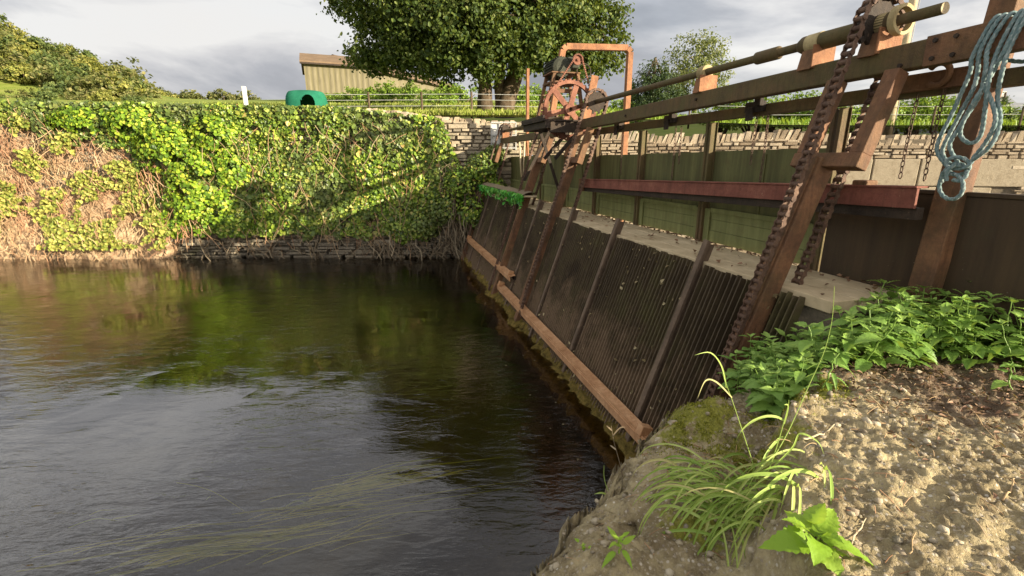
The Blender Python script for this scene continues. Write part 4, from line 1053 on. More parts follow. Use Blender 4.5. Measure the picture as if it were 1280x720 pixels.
# shrub builder with shared meshes
def shrub_proto(name, mat, n, size, r, clump=0.3):
    t = bpy.data.objects.new(name, None); link(t)
    bl = [(random.gauss(0, .45)*r, random.gauss(0, .35)*r, r*random.uniform(.45, 1.0), r*random.uniform(.45, .8), r*random.uniform(.45, .7), r*random.uniform(.35, .6)) for k in range(6)]
    P, N = crown_arrays(bl, n, size, clump)
    P[:, 2] = np.maximum(P[:, 2], 0.05)
    V, F = leaf_arrays(P, N, rng.uniform(size*.6, size*1.25, len(P)), .75); npmesh('crown', V, F, M[mat], t)
    mb = MB()
    for b in bl: mb.tube([(random.gauss(0, .1), random.gauss(0, .1), -.4), Vector(b[:3])*0.5, b[:3]], [.06*r, .04*r, .015*r], 5)
    mb.build('trunk', M['bark'], t); return t
used = set()
def place(proto, loc, s, label, cat, group):
    if proto.name not in used: used.add(proto.name); o = proto
    else: o = copy_tree(proto)
    o.location = loc; o.rotation_euler = (0, 0, random.uniform(0, 6.28)); o.scale = (s*random.uniform(.9, 1.15), s*random.uniform(.9, 1.15), s*random.uniform(.85, 1.15))
    tag(o, label, cat, group); return o
pr = [shrub_proto('hedge_shrub', 'hedge', 2600, 0.10, 1.0) for k in range(3)]
x = 8.4; k = 0
while x < 25:
    y = 19.5+random.uniform(-.5, .5)+0.12*(x-8); place(pr[k % 3], (x, y, zfield(x, y)-.25), random.uniform(0.75, 1.0), 'bright green shrub of the hedge behind the rubble stone wall', 'shrub', 'hedge shrubs behind the stone wall'); x += random.uniform(.9, 1.25); k += 1
pr2 = [shrub_proto('field_shrub', 'hedge', 1800, 0.13, 1.1) for k in range(3)]
for i, (u, y, s) in enumerate(((450, 44, .8), (468, 42, 1.0), (486, 40, .9), (505, 40, 1.1), (524, 38, 1.0), (543, 36, .95), (562, 36, 1.0), (580, 34, 1.0), (650, 32, 1.0), (668, 33, 1.0), (690, 33, .9), (560, 30, .7), (638, 36, 1.0), (436, 46, .7), (765, 34, .9), (785, 36, .9))):
    xx = (u-640)/590*y*1.03; place(pr2[i % 3], (xx, y, zfield(xx, y)-.3), s*1.1, 'green shrub of the low hedge between the barn and the big tree', 'shrub', 'hedge shrubs by the barn')
pr3 = [shrub_proto('skyline_shrub', 'scrub', 500, 0.28, 1.2, 0.4) for k in range(2)]
for i, u in enumerate((206, 218, 232, 243, 256, 268, 279, 292, 305, 318)):
    y = 76+random.uniform(-2, 3); xx = (u-640)/611*y*0.965; place(pr3[i % 2], (xx, y, zfield(xx, y)-.6), random.uniform(.75, 1.15), 'small scrubby shrub on the field skyline right of the hill', 'shrub', 'skyline shrubs')
# wooded hill on the left
pr4 = [shrub_proto('hill_tree', mat, 1500, 0.42, 3.0, 0.8) for mat in ('scrub', 'hill_green', 'scrub_yellow', 'scrub', 'hill_green')]
k = 0
for row, (y, n) in enumerate(((46, 10), (54, 14), (62, 18), (70, 22), (78, 26), (86, 26), (94, 22))):
    for i in range(n):
        q = 0.70+0.50*(i+random.random()*.8)/n
        yy = y+random.uniform(-3.5, 3.5); xx = -q*yy
        s = random.uniform(.55, .95)*(0.5 if row == 0 else 1)*(0.5+0.5*sstep(q, .68, .8))
        yl = pr4[k % 5].children[0].data.materials[0] is M['scrub_yellow'] if pr4[k % 5].children else False
        place(pr4[k % 5], (xx, yy, zfield(xx, yy)-.8*s-.3), s, 'yellow green scrub tree on the wooded hill at the left' if yl else 'olive green tree on the wooded hill at the left', 'tree', 'yellow green trees on the hill' if yl else 'olive trees on the hill'); k += 1

# ------------------------------------------------------------------ barn, shelter, posts, pole, houses
ba = thing('barn', 'timber clad barn with brown tiled roof beyond the field', 'barn', at(440, 118, y=52))
def barnpart(c0, L, wd_, h, rise, ang, nm):
    d = Vector((math.cos(ang), math.sin(ang), 0)); n = Vector((-d.y, d.x, 0)); o = Vector(c0)
    mb = MB(); e = o+d*L
    mb.poly([o-VZ*3, e-VZ*3, e+VZ*h, o+VZ*h, o+n*wd_-VZ*3, e+n*wd_-VZ*3, e+n*wd_+VZ*h, o+n*wd_+VZ*h, o+n*wd_/2+VZ*(h+rise), e+n*wd_/2+VZ*(h+rise)],
            [(0,1,2,3),(5,4,7,6),(4,0,3,8,7),(1,5,6,9,2)])
    mb.build('wall', M['cladding'], ba)
    mb = MB(); ov = 0.35
    for s0, s1 in ((o-n*ov-d*ov, o+n*wd_/2-d*ov), (o+n*(wd_+ov)-d*ov, o+n*wd_/2-d*ov)):
        zl = h-rise*ov/(wd_/2)
        P = [s0+VZ*zl, s0+d*(L+2*ov)+VZ*zl, s1+d*(L+2*ov)+VZ*(h+rise), s1+VZ*(h+rise)]
        P2 = [p+VZ*0.22 for p in P]; mb.poly(P+P2, [(0,3,2,1),(4,5,6,7),(0,1,5,4),(1,2,6,5),(2,3,7,6),(3,0,4,7)])
    mb.build('roof', M['roof_brown'], ba)
    mb = MB(); mb.bar(o-n*(ov+.08)-d*ov+VZ*(h-.15), o-n*(ov+.08)+d*(L+ov)+VZ*(h-.15), .16, .16, VZ); mb.build('gutter', M['rust_dark'], ba)
m, nt, out = newmat('barn_boards')
g = node(nt, 'ShaderNodeTexCoord'); wv = node(nt, 'ShaderNodeTexWave'); wv.bands_direction = 'X'; wv.inputs['Scale'].default_value = 0.62; wv.inputs['Distortion'].default_value = 0.15; nt.links.new(g.outputs['Object'], wv.inputs[0])
col = ramp(nt, pnoise(nt, 2.5, 5, .6, stretch=(3, 3, .3)), [(0.3, (0.11, 0.097, 0.06)), (0.7, (0.18, 0.158, 0.10))]); col = mixc(nt, ramp(nt, wv.outputs['Fac'], [(0.0, gray(.75)), (0.25, gray(0))]), col, (0.13, 0.115, 0.06))
principled(nt, out, col, .85, bump(nt, wv.outputs['Fac'], .6, .08), .2); M['cladding'] = m
M['roof_brown'] = groundmat('brown_roof_sheet', [(0.3, (0.12, 0.085, 0.055)), (0.7, (0.20, 0.14, 0.09))], 1.2, 9, .3)
c0 = at(383, 114, y=52); barnpart(c0, 6.6, 7.0, 2.75, 1.25, R(21), 'a')
c1_ = at(447, 118, y=56.5); barnpart(c1_, 20, 6, 2.9, 1.2, R(62), 'b')

sh = thing('animal_shelter', 'green plastic dome shelter with arched opening on the grass above the ivy wall', 'animal shelter', at(380, 134, y=15.4))
P0 = at(357, 134, y=15.5); P1 = at(405, 134, y=15.5); cx = (P0.x+P1.x)/2; L2 = (P1.x-P0.x)/2; cy = 15.7; z0 = P0.z-0.06; hh0 = 0.56
M['green_plastic'] = groundmat('green_plastic', [(0.3, (0.012, 0.10, 0.06)), (0.7, (0.022, 0.155, 0.09))], 3, 20, .05)
M['green_inside'] = groundmat('green_plastic_inside', [(0.3, (0.012, 0.09, 0.055)), (0.7, (0.018, 0.12, 0.075))], 3, 20, .05)
def dome(s, off=0.0):
    """superellipse shell, front sheet has an arched doorway"""
    V = []; F = []; nu, nv = 220, 64
    for j in range(nv+1):
        ph = (j/nv)*math.pi/2; cz = math.sin(ph)**0.85; cr = math.cos(ph)**0.5 if j < nv else 0
        for i in range(nu):
            t = 2*math.pi*i/nu; ct, st = math.cos(t), math.sin(t)
            ex = math.copysign(abs(ct)**0.7, ct); ey = math.copysign(abs(st)**0.7, st)
            V.append((cx+ex*L2*s*(0.55+0.45*cr)*min(1, cr*1.6), cy+ey*0.52*s*(cr), z0+cz*hh0*s))
    for j in range(nv):
        for i in range(nu):
            q = [j*nu+i, j*nu+(i+1) % nu, (j+1)*nu+(i+1) % nu, (j+1)*nu+i]
            c = np.mean([V[k] for k in q], axis=0)
            dx = (c[0]-(cx+L2*0.36))/0.21; dz = (c[2]-z0)/0.40
            if c[1] < cy-0.1 and dx*dx+max(0, dz-0.3)**2*2.0 < 1 and dz < 1.0: continue
            F.append(q)
    return V, F
V, F = dome(1.0); npmesh('shell', V, F, M['green_plastic'], sh, None, True)
V, F = dome(0.95); npmesh('lining', V, F, M['green_inside'], sh, None, True)
mb = MB(); mb.disc((P0.x+0.03, cy-.12, z0+.24), Vector((-1, -.5, 0)), 0.15, 0.05, 24, .10); mb.build('hatch_ring', M['dark'], sh)
def post(u0, v0, u1, v1, y, r, mat, name, label, cat, group=None):
    p, q = at(u1, v1, y=y), at(u0, v0, y=y); zb = zfield(p.x, y)-.2; mb = MB(); mb.bar((q.x, y, zb), (q.x, y, q.z), r, r, Vector((0, 1, 0))); o = mb.build(name, M[mat], None, bevel=.006); tag(o, label, cat, group)
post(304.5, 108, 306, 131, 13.4, .085, 'white', 'marker_post', 'short white square post standing at the top of the ivy wall', 'post')
# wire fence in front of the big tree
wf = thing('wire_fence', 'post and wire fence along the field in front of the big tree', 'fence', (-3, 16.2, zfield(-3, 16.2)))
fx = [-6.3, -4.6, -2.9, -1.3, 0.5, 2.2]
for x in fx: mb = MB(); z = zfield(x, 16.2); mb.tube([(x, 16.2, z-.2), (x, 16.2, z+.62)], .035, 8); mb.build('post', M['bark'], wf)
for h in (.2, .38, .55):
    mb = MB(); mb.tube([(x, 16.2, zfield(x, 16.2)+h) for x in fx], .008, 5); mb.build('wire', M['grey_metal'], wf)
wf2 = thing('wire_fence', 'thin wire fence in front of the hedge behind the rubble wall', 'fence', (12, 15.6, zfield(12, 15.6)))
fx = [5.5+2.3*k for k in range(7)]
for x in fx: mb = MB(); y = 15.6-.12*(x-5); z = zfield(x, y); mb.tube([(x, y, z-.2), (x, y, z+.55)], .03, 8); mb.build('post', M['bark'], wf2)
for h in (.25, .48):
    mb = MB(); mb.tube([(x, 15.6-.12*(x-5), zfield(x, 15.6)+h) for x in fx], .007, 5); mb.build('wire', M['grey_metal'], wf2)
up = thing('utility_pole', 'tall pale utility pole rising behind the top beam', 'utility pole', (11.35, 15, 3.2))
mb = MB(); mb.tube([(11.35, 15, 2.6), (11.35, 15, 6), (11.35, 15, 9.5)], [.13, .115, .095], 16); mb.build('pole', M['wood_pale'], up, True)
mb = MB(); mb.tube([(11.44, 14.89, 2.6), (11.44, 14.89, 9.3)], .012, 6); mb.build('earth_wire', M['grey_metal'], up)
def house(label, u, y, L, h, rise, ang, name='house'):
    p = at(u, 140, y=y); zb = zfield(p.x, y)-.4; t = thing(name, label, 'house', (p.x, y, zb)); d = Vector((math.cos(ang), math.sin(ang), 0)); n = Vector((-d.y, d.x, 0)); o = Vector((p.x, y, zb)); W2 = 6
    e = o+d*L
    mb = MB(); mb.poly([o, e, e+VZ*h, o+VZ*h, o+n*W2, e+n*W2, e+n*W2+VZ*h, o+n*W2+VZ*h, o+n*W2/2+VZ*(h+rise), e+n*W2/2+VZ*(h+rise)], [(0,1,2,3),(5,4,7,6),(4,0,3,8,7),(1,5,6,9,2)]); wl_ = mb.build('wall', M['slate'], t)
    mb = MB()
    for s0, s1 in ((o-n*.3-d*.3, o+n*W2/2-d*.3), (o+n*(W2+.3)-d*.3, o+n*W2/2-d*.3)):
        P = [s0+VZ*(h-.15), s0+d*(L+.6)+VZ*(h-.15), s1+d*(L+.6)+VZ*(h+rise), s1+VZ*(h+rise)]; mb.poly(P+[q+VZ*.15 for q in P], [(0,3,2,1),(4,5,6,7),(0,1,5,4),(1,2,6,5),(2,3,7,6),(3,0,4,7)])
    rf = mb.build('roof', M['slate'], t)
    for f_ in (.12, .85):
        mb = MB(); c = o+d*L*f_+n*W2/2; mb.box(c+VZ*(h+rise+.4), d*.45, n*.35, VZ*.7); mb.build('chimney', M['white'], rf)
    for k in range(3):
        mb = MB(); c = o+d*L*(.2+.3*k)-n*.04; mb.box(c+VZ*(h*.55), d*.5, n*.05, VZ*.6); mb.build('window', M['dark'], wl_)
house('grey slate roofed house far behind the hedge, seen under the top rail', 1130, 60, 12, 2.4, 2.0, R(-8))
house('low grey building at the right edge beyond the cone shaped evergreen', 1262, 44, 9, 1.6, 1.0, R(-5))

# ------------------------------------------------------------------ near concrete block
E1 = [(-1.0, -1.2), (-0.55, -0.3), (-0.32, 0.4), (-0.12, 0.95), (0.01, 1.20), (0.15, 1.38), (0.42, 1.72), (0.62, 2.0), (0.80, 2.2), (1.05, 2.36), (1.4, 2.55), (2.4, 3.1)]
E2 = [(0.15, -1.2), (0.32, -0.2), (0.50, 0.5), (0.68, 0.95), (0.80, 1.17), (0.97, 1.5), (1.10, 1.72), (1.30, 1.95), (1.55, 2.2), (2.2, 2.8), (2.6, 3.2)]
def sdist(poly, X, Y):
    """signed distance to an open chain, positive to its right"""
    best = np.full(X.shape, 1e9); sg = np.ones(X.shape)
    for (x0, y0), (x1, y1) in zip(poly, poly[1:]):
        dx, dy = x1-x0, y1-y0; t = np.clip(((X-x0)*dx+(Y-y0)*dy)/(dx*dx+dy*dy), 0, 1)
        d = np.hypot(X-x0-t*dx, Y-y0-t*dy); cr = (X-x0)*dy-(Y-y0)*dx
        u = d < best; best = np.where(u, d, best); sg = np.where(u, np.sign(cr), sg)
    return best*sg
def ss(x, a, b): t = np.clip((x-a)/(b-a), 0, 1); return t*t*(3-2*t)
def block_h(X, Y):
    wob = np.vectorize(lambda x, y: noise.fractal(Vector((x*3.1, y*3.1, 0)), 1.0, 2.0, 4)*0.07)(X, Y)
    d1 = sdist(E1, X, Y)+wob*1.3; d2 = sdist(E2, X, Y)+wob*1.3; A_ = X*DX+Y*DY; far = 2.42-A_+wob*0.6
    h = 1.18+0.08*ss(d1, 0, 0.25)+0.24*ss(d2, -0.07, 0.04)-0.02*ss(X, 1.2, 2.4)
    h += 0.13*np.exp(-((X-0.93)**2+(Y-2.07)**2)/0.22**2)+0.05*np.exp(-((X-1.15)**2+(Y-1.85)**2)/0.12**2)
    h += 0.05*np.exp(-((X-0.3)**2+(Y-1.25)**2)/0.12**2)
    h -= 0.17*np.exp(-((X-0.72)**2+(Y-1.02)**2)/0.055**2)          # dark hole by the grass
    h -= 0.09*np.exp(-((X-0.42)**2+(Y-1.40)**2)/0.07**2)           # gully under the grass
    edge = np.minimum(d1, far)
    h = np.where(edge < 0, h+np.maximum(edge, -0.5)*5.2, h-0.10*np.clip(1-edge/0.07, 0, 1)**2)
    return np.maximum(h, -1.3)
GS = 0.0095
xs_ = np.arange(-0.75, 3.7, GS); ys_ = np.arange(-0.1, 3.5, GS)
X, Y = np.meshgrid(xs_, ys_)
H_ = block_h(X, Y)
def micro(x, y):
    v = Vector((x, y*1.0, 0)); r1 = noise.ridged_multi_fractal(v*4.3, 1.0, 2.0, 5, 1.0, 2.0)
    return 0.011*(r1-1.2)+0.020*noise.fractal(v*8, .6, 2.3, 7)+0.011*noise.turbulence(v*23, 3, True)+0.009*noise.noise(v*44)-0.02*max(0, noise.noise(v*13+Vector((3, 1, 5)))-.25)+0.007*noise.noise(v*75)
Mi = np.vectorize(micro)(X, Y)
vor = np.vectorize(lambda x, y: min(0.5, noise.voronoi(Vector((x*26, y*26, 0)))[0][0]))(X, Y)
H_ = H_+Mi+0.034*np.maximum(0, 0.33-vor)*np.vectorize(lambda x, y: max(0, 0.6+1.2*nz(x, y, 9, 3)))(X, Y)
# sideways jitter so the drop is ragged too
JX = np.vectorize(lambda x, y, z: 0.05*noise.fractal(Vector((x*5, y*5, z*5)), .9, 2, 4))(X, Y, H_)*(H_ < 1.2)
ny_, nx_ = X.shape
V = np.stack([X+JX, Y+JX*0.6, H_], 2).reshape(-1, 3)
I = np.arange(ny_*nx_).reshape(ny_, nx_)
F = np.stack([I[:-1, :-1], I[:-1, 1:], I[1:, 1:], I[1:, :-1]], 2).reshape(-1, 4)
def hblock(x, y):
    i = int((x-xs_[0])/GS); j = int((y-ys_[0])/GS); return float(H_[min(max(j, 0), ny_-1), min(max(i, 0), nx_-1)])
m, nt, out = newmat('crumbling_concrete')
na_ = pnoise(nt, 2.6, 9, .68); nb_ = pnoise(nt, 13, 8, .7); nc_ = pnoise(nt, 70, 5, .7); vo = node(nt, 'ShaderNodeTexVoronoi'); vo.inputs['Scale'].default_value = 62
g = node(nt, 'ShaderNodeNewGeometry'); nt.links.new(g.outputs['Position'], vo.inputs['Vector'])
col = ramp(nt, na_, [(0.3, (0.16, 0.12, 0.062)), (0.45, (0.29, 0.235, 0.13)), (0.6, (0.41, 0.34, 0.195)), (0.75, (0.55, 0.475, 0.30))])
col = mixc(nt, ramp(nt, nb_, [(0.45, gray(0)), (0.68, gray(.9))]), col, (0.13, 0.095, 0.055))
col = mixc(nt, ramp(nt, nc_, [(0.55, gray(0)), (0.72, gray(.55))]), col, (0.55, 0.50, 0.40))
peb = ramp(nt, vo.outputs['Distance'], [(0.24, gray(.85)), (0.36, gray(0))]); pc_ = node(nt, 'ShaderNodeMix', data_type='RGBA'); 
pcol = ramp(nt, mth(nt, 'MULTIPLY', node(nt, 'ShaderNodeSeparateColor').outputs[0], 1.0), [(0, (0.3, 0.26, 0.2)), (1, (0.5, 0.46, 0.4))])
sepc = nt.nodes[-3] if False else None
sc_ = node(nt, 'ShaderNodeSeparateColor'); nt.links.new(vo.outputs['Color'], sc_.inputs[0]); pcol = ramp(nt, sc_.outputs[0], [(0, (0.20, 0.16, 0.12)), (0.5, (0.40, 0.34, 0.26)), (1, (0.60, 0.56, 0.47))])
col = mixc(nt, mth(nt, 'MULTIPLY', peb, ramp(nt, sc_.outputs[1], [(0.5, gray(0)), (0.6, gray(1))])), col, pcol)
# moss grows on the shoulder and the ledge
def spot(c, r):
    vm = node(nt, 'ShaderNodeVectorMath', operation='DISTANCE'); nt.links.new(g.outputs['Position'], vm.inputs[0]); vm.inputs[1].default_value = c
    return mth(nt, 'SUBTRACT', 1.0, mth(nt, 'DIVIDE', vm.outputs['Value'], r))
ms = None
for c, r in (((0.86, 2.02, 1.40), .34), ((1.22, 1.92, 1.5), .22), ((1.38, 1.98, 1.5), .22), ((0.95, 1.70, 1.4), .26), ((0.62, 1.36, 1.3), .15), ((1.05, 1.62, 1.45), .16), ((1.30, 2.02, 1.5), .2)):
    s_ = spot(c, r); ms = s_ if ms is None else mth(nt, 'MAXIMUM', ms, s_)
ms = mth(nt, 'ADD', ms, mth(nt, 'MULTIPLY', mth(nt, 'SUBTRACT', pnoise(nt, 16, 6, .65), .5), 2.2))
col = mixc(nt, ramp(nt, ms, [(0.30, gray(0)), (0.55, gray(.9))]), col, ramp(nt, nc_, [(0.3, (0.10, 0.11, 0.015)), (0.7, (0.28, 0.27, 0.035))]))
# dark soil under the nettles
sm = None
for c, r in (((2.1, 2.1, 1.5), .55), ((2.5, 2.0, 1.5), .6), ((1.75, 2.25, 1.5), .4), ((1.9, 1.78, 1.5), .28)):
    s_ = spot(c, r); sm = s_ if sm is None else mth(nt, 'MAXIMUM', sm, s_)
sm = mth(nt, 'ADD', sm, mth(nt, 'MULTIPLY', mth(nt, 'SUBTRACT', pnoise(nt, 9, 7, .7), .5), 1.8))
col = mixc(nt, ramp(nt, sm, [(0.25, gray(0)), (0.6, gray(.85))]), col, (0.105, 0.068, 0.045))
principled(nt, out, col, .92, bump(nt, mth(nt, 'ADD', mth(nt, 'MULTIPLY', nc_, .9), nb_), .9, .016), .2)
cb = npmesh('concrete_bank', V, F, m, None, (1.5, 1.2, 0), True); tag(cb, 'crumbling pebbly concrete bank block in the foreground', 'concrete block')
# loose grit
V = []; F = []
ico = bmesh.new(); bmesh.ops.create_icosphere(ico, subdivisions=1, radius=1); iv_ = np.array([v.co[:] for v in ico.verts]); if_ = np.array([[v.index for v in f.verts] for f in ico.faces]); ico.free()
cnt = 0
while cnt < 2600:
    x = random.uniform(.1, 2.9); y = random.uniform(.5, 2.4); h = hblock(x, y)
    if h < 1.1: continue
    r_ = 0.0025+0.011*random.random()**5; sc3 = np.array([random.uniform(.7, 1.3), random.uniform(.7, 1.3), random.uniform(.5, .9)])*r_
    V.append(iv_*sc3*(1+rng.normal(size=(len(iv_), 1))*.12)+np.array([x, y, h+r_*.15])); F.append(if_+cnt*len(iv_)); cnt += 1
o = npmesh('gravel', np.concatenate(V), np.concatenate(F), M['stone_far'], None); tag(o, 'small loose stones and grit lying on the concrete bank', 'gravel', kind='stuff')
# stones set in the concrete
V = []; F = []; cnt = 0
while cnt < 420:
    x = random.uniform(.05, 2.9); y = random.uniform(.55, 2.3); h = hblock(x, y)
    if h < 0.95 or nz(x, y, 4, 2.5) < -.15: continue
    r_ = 0.006+0.017*random.random()**2.5; sc3 = np.array([random.uniform(.7, 1.4), random.uniform(.7, 1.4), random.uniform(.5, .9)])*r_
    V.append(iv_*sc3*(1+rng.normal(size=(len(iv_), 1))*.16)+np.array([x, y, h-r_*.12])); F.append(if_+cnt*len(iv_)); cnt += 1
M['pebble'] = stonemat('embedded_pebble', [(0, (0.16, 0.12, 0.08)), (0.5, (0.30, 0.25, 0.165)), (1, (0.48, 0.42, 0.31))], (0.15, 0.11, 0.065))
npmesh('embedded_stones', np.concatenate(V), np.concatenate(F), M['pebble'], cb)['kind'] = 'stuff'
# bits of dead stalk everywhere
mb = MB()
for i in range(420):
    x = random.uniform(.1, 2.9); y = random.uniform(.6, 2.2); h = hblock(x, y)
    if h < 1.0: continue
    g_ = random.uniform(0, 3.14); L = random.uniform(.01, .06); q = Vector((math.cos(g_), math.sin(g_), 0))*L; e = Vector((x, y, h+.004)); e2 = e+q; e2.z = hblock(e2.x, e2.y)+random.uniform(.002, .014)
    if abs(e2.z-e.z) > .04: continue
    mb.tube([e, (e+e2)/2+VZ*.004, e2], random.uniform(.0006, .0016), 4, False)
o = mb.build('stalk_litter', M['dry_stem'], loc=(1.4, 1.4, 1.4)); tag(o, 'broken dead stalks strewn over the concrete bank', 'litter', kind='stuff')
# fine litter
P = []; N = []
while len(P) < 1500:
    x = random.uniform(1.4, 3.2); y = random.gauss(1.95, .28); h = hblock(x, y)
    if h < 1.2: continue
    P.append((x, y, h+.006)); N.append((random.gauss(0, .4), random.gauss(0, .4), 1))
o = leaves('plant_litter', P, N, rng.uniform(.008, .035, len(P)), M['dead_leaf'], None, aspect=.4, droop=0); tag(o, 'brown plant litter on the ground in front of the nettles', 'litter', kind='stuff')
# moss cushions
P = []
while len(P) < 9000:
    cx_, cy_, r_ = random.choice(((.88, 2.05, .17), (1.22, 1.92, .10), (1.40, 1.98, .09), (.95, 1.72, .09), (.80, 1.9, .10))); x = random.gauss(cx_, r_*.6); y = random.gauss(cy_, r_*.6); h = hblock(x, y)
    if h < 1.0 or nz(x, y, 0, 14) < -.1: continue
    P.append((x, y, h-.002))
M['moss'] = leafmat('moss', [(0, (0.13, 0.14, 0.015)), (.6, (0.27, 0.27, 0.03)), (1, (0.40, 0.37, 0.06))], .2, .8)
o = blades('moss', P, rng.uniform(.005, .014, len(P)), .004, M['moss'], .8); tag(o, 'yellow green moss cushions on the shoulder of the concrete bank', 'moss', kind='stuff')

# ------------------------------------------------------------------ leaves with toothed edges for the near plants
def toothed(mb, base, d, up, L, Wd, teeth=8, curl=.35, cup=.2, sharp=.12):
    d = Vector(d).normalized(); up = Vector(up); up = (up-d*up.dot(d)).normalized(); s = d.cross(up)
    rows = []
    for i in range(teeth*2+1):
        t = i/(teeth*2); w = Wd/2*(math.sin(math.pi*min(1, t**.62))**.9)*(1.0 if i % 2 == 0 else 1-sharp) if 0 < t < 1 else 0.0
        q = base+d*(L*(t-0.0))-up*(curl*L*t*t)
        wl = 0.09*math.sin(i*1.7)*w
        tt = d*(0.03*L if i % 2 == 0 else 0)
        rows.append((q, q+s*w+up*(cup*w+wl)+tt, q-s*w+up*(cup*w-wl)+tt, q+s*w*.5+up*(cup*w*.75), q-s*w*.5+up*(cup*w*.75)))
    b = len(mb.v)
    for r_ in rows: mb.v += [r_[2], r_[4], r_[0], r_[3], r_[1]]
    for i in range(len(rows)-1):
        for k in range(4): mb.f.append((b+5*i+k, b+5*i+k+1, b+5*i+5+k+1, b+5*i+5+k))
def nettle_proto(name, mat, h, nodes, L0, ratio=.62, label=None, curl=.35):
    t = bpy.data.objects.new(name, None); link(t)
    sm_ = MB(); fm = MB(); lean = Vector((random.gauss(0, .16), random.gauss(0, .16), 1)).normalized()
    pts = [lean*(h*k/8)+Vector((random.gauss(0, .004), random.gauss(0, .004), 0)) for k in range(9)]; sm_.tube(pts, [.0032]*6+[.0024]*3, 6); sm_.build('stem', M[mat], t)
    for k in range(nodes):
        q = (k+1.2)/(nodes+.4); p = lean*(h*min(1, q)); g = (k % 2)*math.pi/2+random.gauss(0, .25); L = L0*(1.0-.5*max(0, q-.55)/.45)*random.uniform(.85, 1.1)
        for s in (0, math.pi):
            d = Vector((math.cos(g+s), math.sin(g+s), random.uniform(-.15, .4) if q < .8 else random.uniform(.2, .8)))
            pet = p+d.normalized()*.018
            sm2 = MB(); toothed(fm, pet, d, VZ, L, L*ratio, 9, curl*random.uniform(.6, 1.5), .22)
    for k in range(4):
        g = random.uniform(0, 6.28); toothed(fm, lean*h, Vector((math.cos(g), math.sin(g), .9)), VZ, L0*.38, L0*.2, 6, .3, .3)
    fm.build('foliage', M[mat], t, True); return t
npr = [nettle_proto('nettle', 'nettle', random.uniform(.25, .34), 4 if k % 2 else 5, .125) for k in range(7)]
random.seed(21)
spots = []
front = [(1.29, 2.04), (1.40, 2.06), (1.55, 2.12), (1.80, 2.18), (2.1, 2.18), (2.5, 2.14), (3.1, 2.12)]
for (x0, y0), (x1, y1) in zip(front, front[1:]):
    for k in range(int(34*math.hypot(x1-x0, y1-y0)/.27)):
        t_ = random.random(); x = x0+(x1-x0)*t_; y = y0+(y1-y0)*t_+random.random()*.66
        if x*DX+y*DY > 2.38: continue
        spots.append((x, y))
for i, (x, y) in enumerate(spots):
    s = random.uniform(.7, 1.0)*(0.78 if x < 1.4 else 1.0)
    o = place(npr[i % 7], (x, y, max(hblock(x, y), 1.15)-.01), s, 'toothed green nettle in the dense patch on the concrete bank beside the walkway', 'nettle', 'nettles on the concrete bank')
    o.rotation_euler[0] = random.gauss(0, .16); o.rotation_euler[1] = random.gauss(-.1, .16)
# drooping over the edge to the left
for i, (x, y, rx_, ry_) in enumerate(((1.25, 2.04, -.2, -.3), (1.28, 2.12, .0, -.35), (1.30, 2.02, -.3, -.3), (1.34, 2.2, 0, -.3), (1.27, 2.08, .3, -.25), (1.32, 2.16, .3, -.25))):
    o = place(npr[i % 7], (x, y, hblock(x, y)-.02), random.uniform(.7, .9), 'nettle leaning out over the left edge of the concrete bank towards the chain', 'nettle', 'nettles leaning over the edge'); o.rotation_euler = (rx_, ry_, 0)
wp = nettle_proto('willowherb', 'nettle', .17, 7, .085, .26, curl=.7); p = at(1030, 478, z=1.52)
place(wp, (p.x, p.y, hblock(p.x, p.y)-.01), 1.05, 'narrow leaved drooping plant at the front of the nettle patch', 'plant', None)
o = nettle_proto('nettle', 'nettle', .10, 3, .075); p = at(1262, 482, z=1.5); place(o, (p.x, p.y, hblock(p.x, p.y)), 1.0, 'small lone nettle on bare soil at the right edge', 'nettle', None)

# broad bright leaves at the bottom
dk = thing('dock_plant', 'bright green broad leaved plant at the bottom edge of the bank', 'plant', at(1010, 705, z=1.44))
b0 = wloc(dk); b0.z = hblock(b0.x, b0.y); fm = MB()
random.seed(3)
for k in range(12):
    g = k*2.4+random.uniform(-.2, .2); e = 0.1+0.09*k; L = random.uniform(.07, .115)*(1-.03*k)
    d = Vector((math.cos(g), math.sin(g), e)); toothed(fm, b0+d*.018+VZ*(.01+.003*k), d, VZ+Vector((random.gauss(0, .2), random.gauss(0, .2), 0)), L, L*random.uniform(.72, .95), 8, random.uniform(.4, 1.0), random.uniform(.1, .3), .16)
fm.build('foliage', M['dock'], dk, True)
mb = MB()
for g in (0.2, 1.9, 3.9): mb.tube([b0, b0+Vector((math.cos(g)*.02, math.sin(g)*.02, .035))], .003, 6)
mb.build('stem', M['dock'], dk)
for (u, v, zz, h, n_, L0, ratio, lab) in ((772, 722, 1.22, .05, 3, .06, .34, 'small pale seedling with narrow leaves at the bottom edge of the picture'), (728, 712, 1.2, .02, 1, .03, .9, 'tiny round leaved seedling left of the narrow leaved one'), (689, 704, 1.18, .015, 1, .02, .9, 'tiny yellow green seedling at the water side of the bank')):
    pp = at(u, v, z=zz); sd = nettle_proto('seedling', 'dock', h, n_, L0, ratio); place(sd, (pp.x, pp.y, hblock(pp.x, pp.y)+.005), 1.0, lab, 'seedling', None)

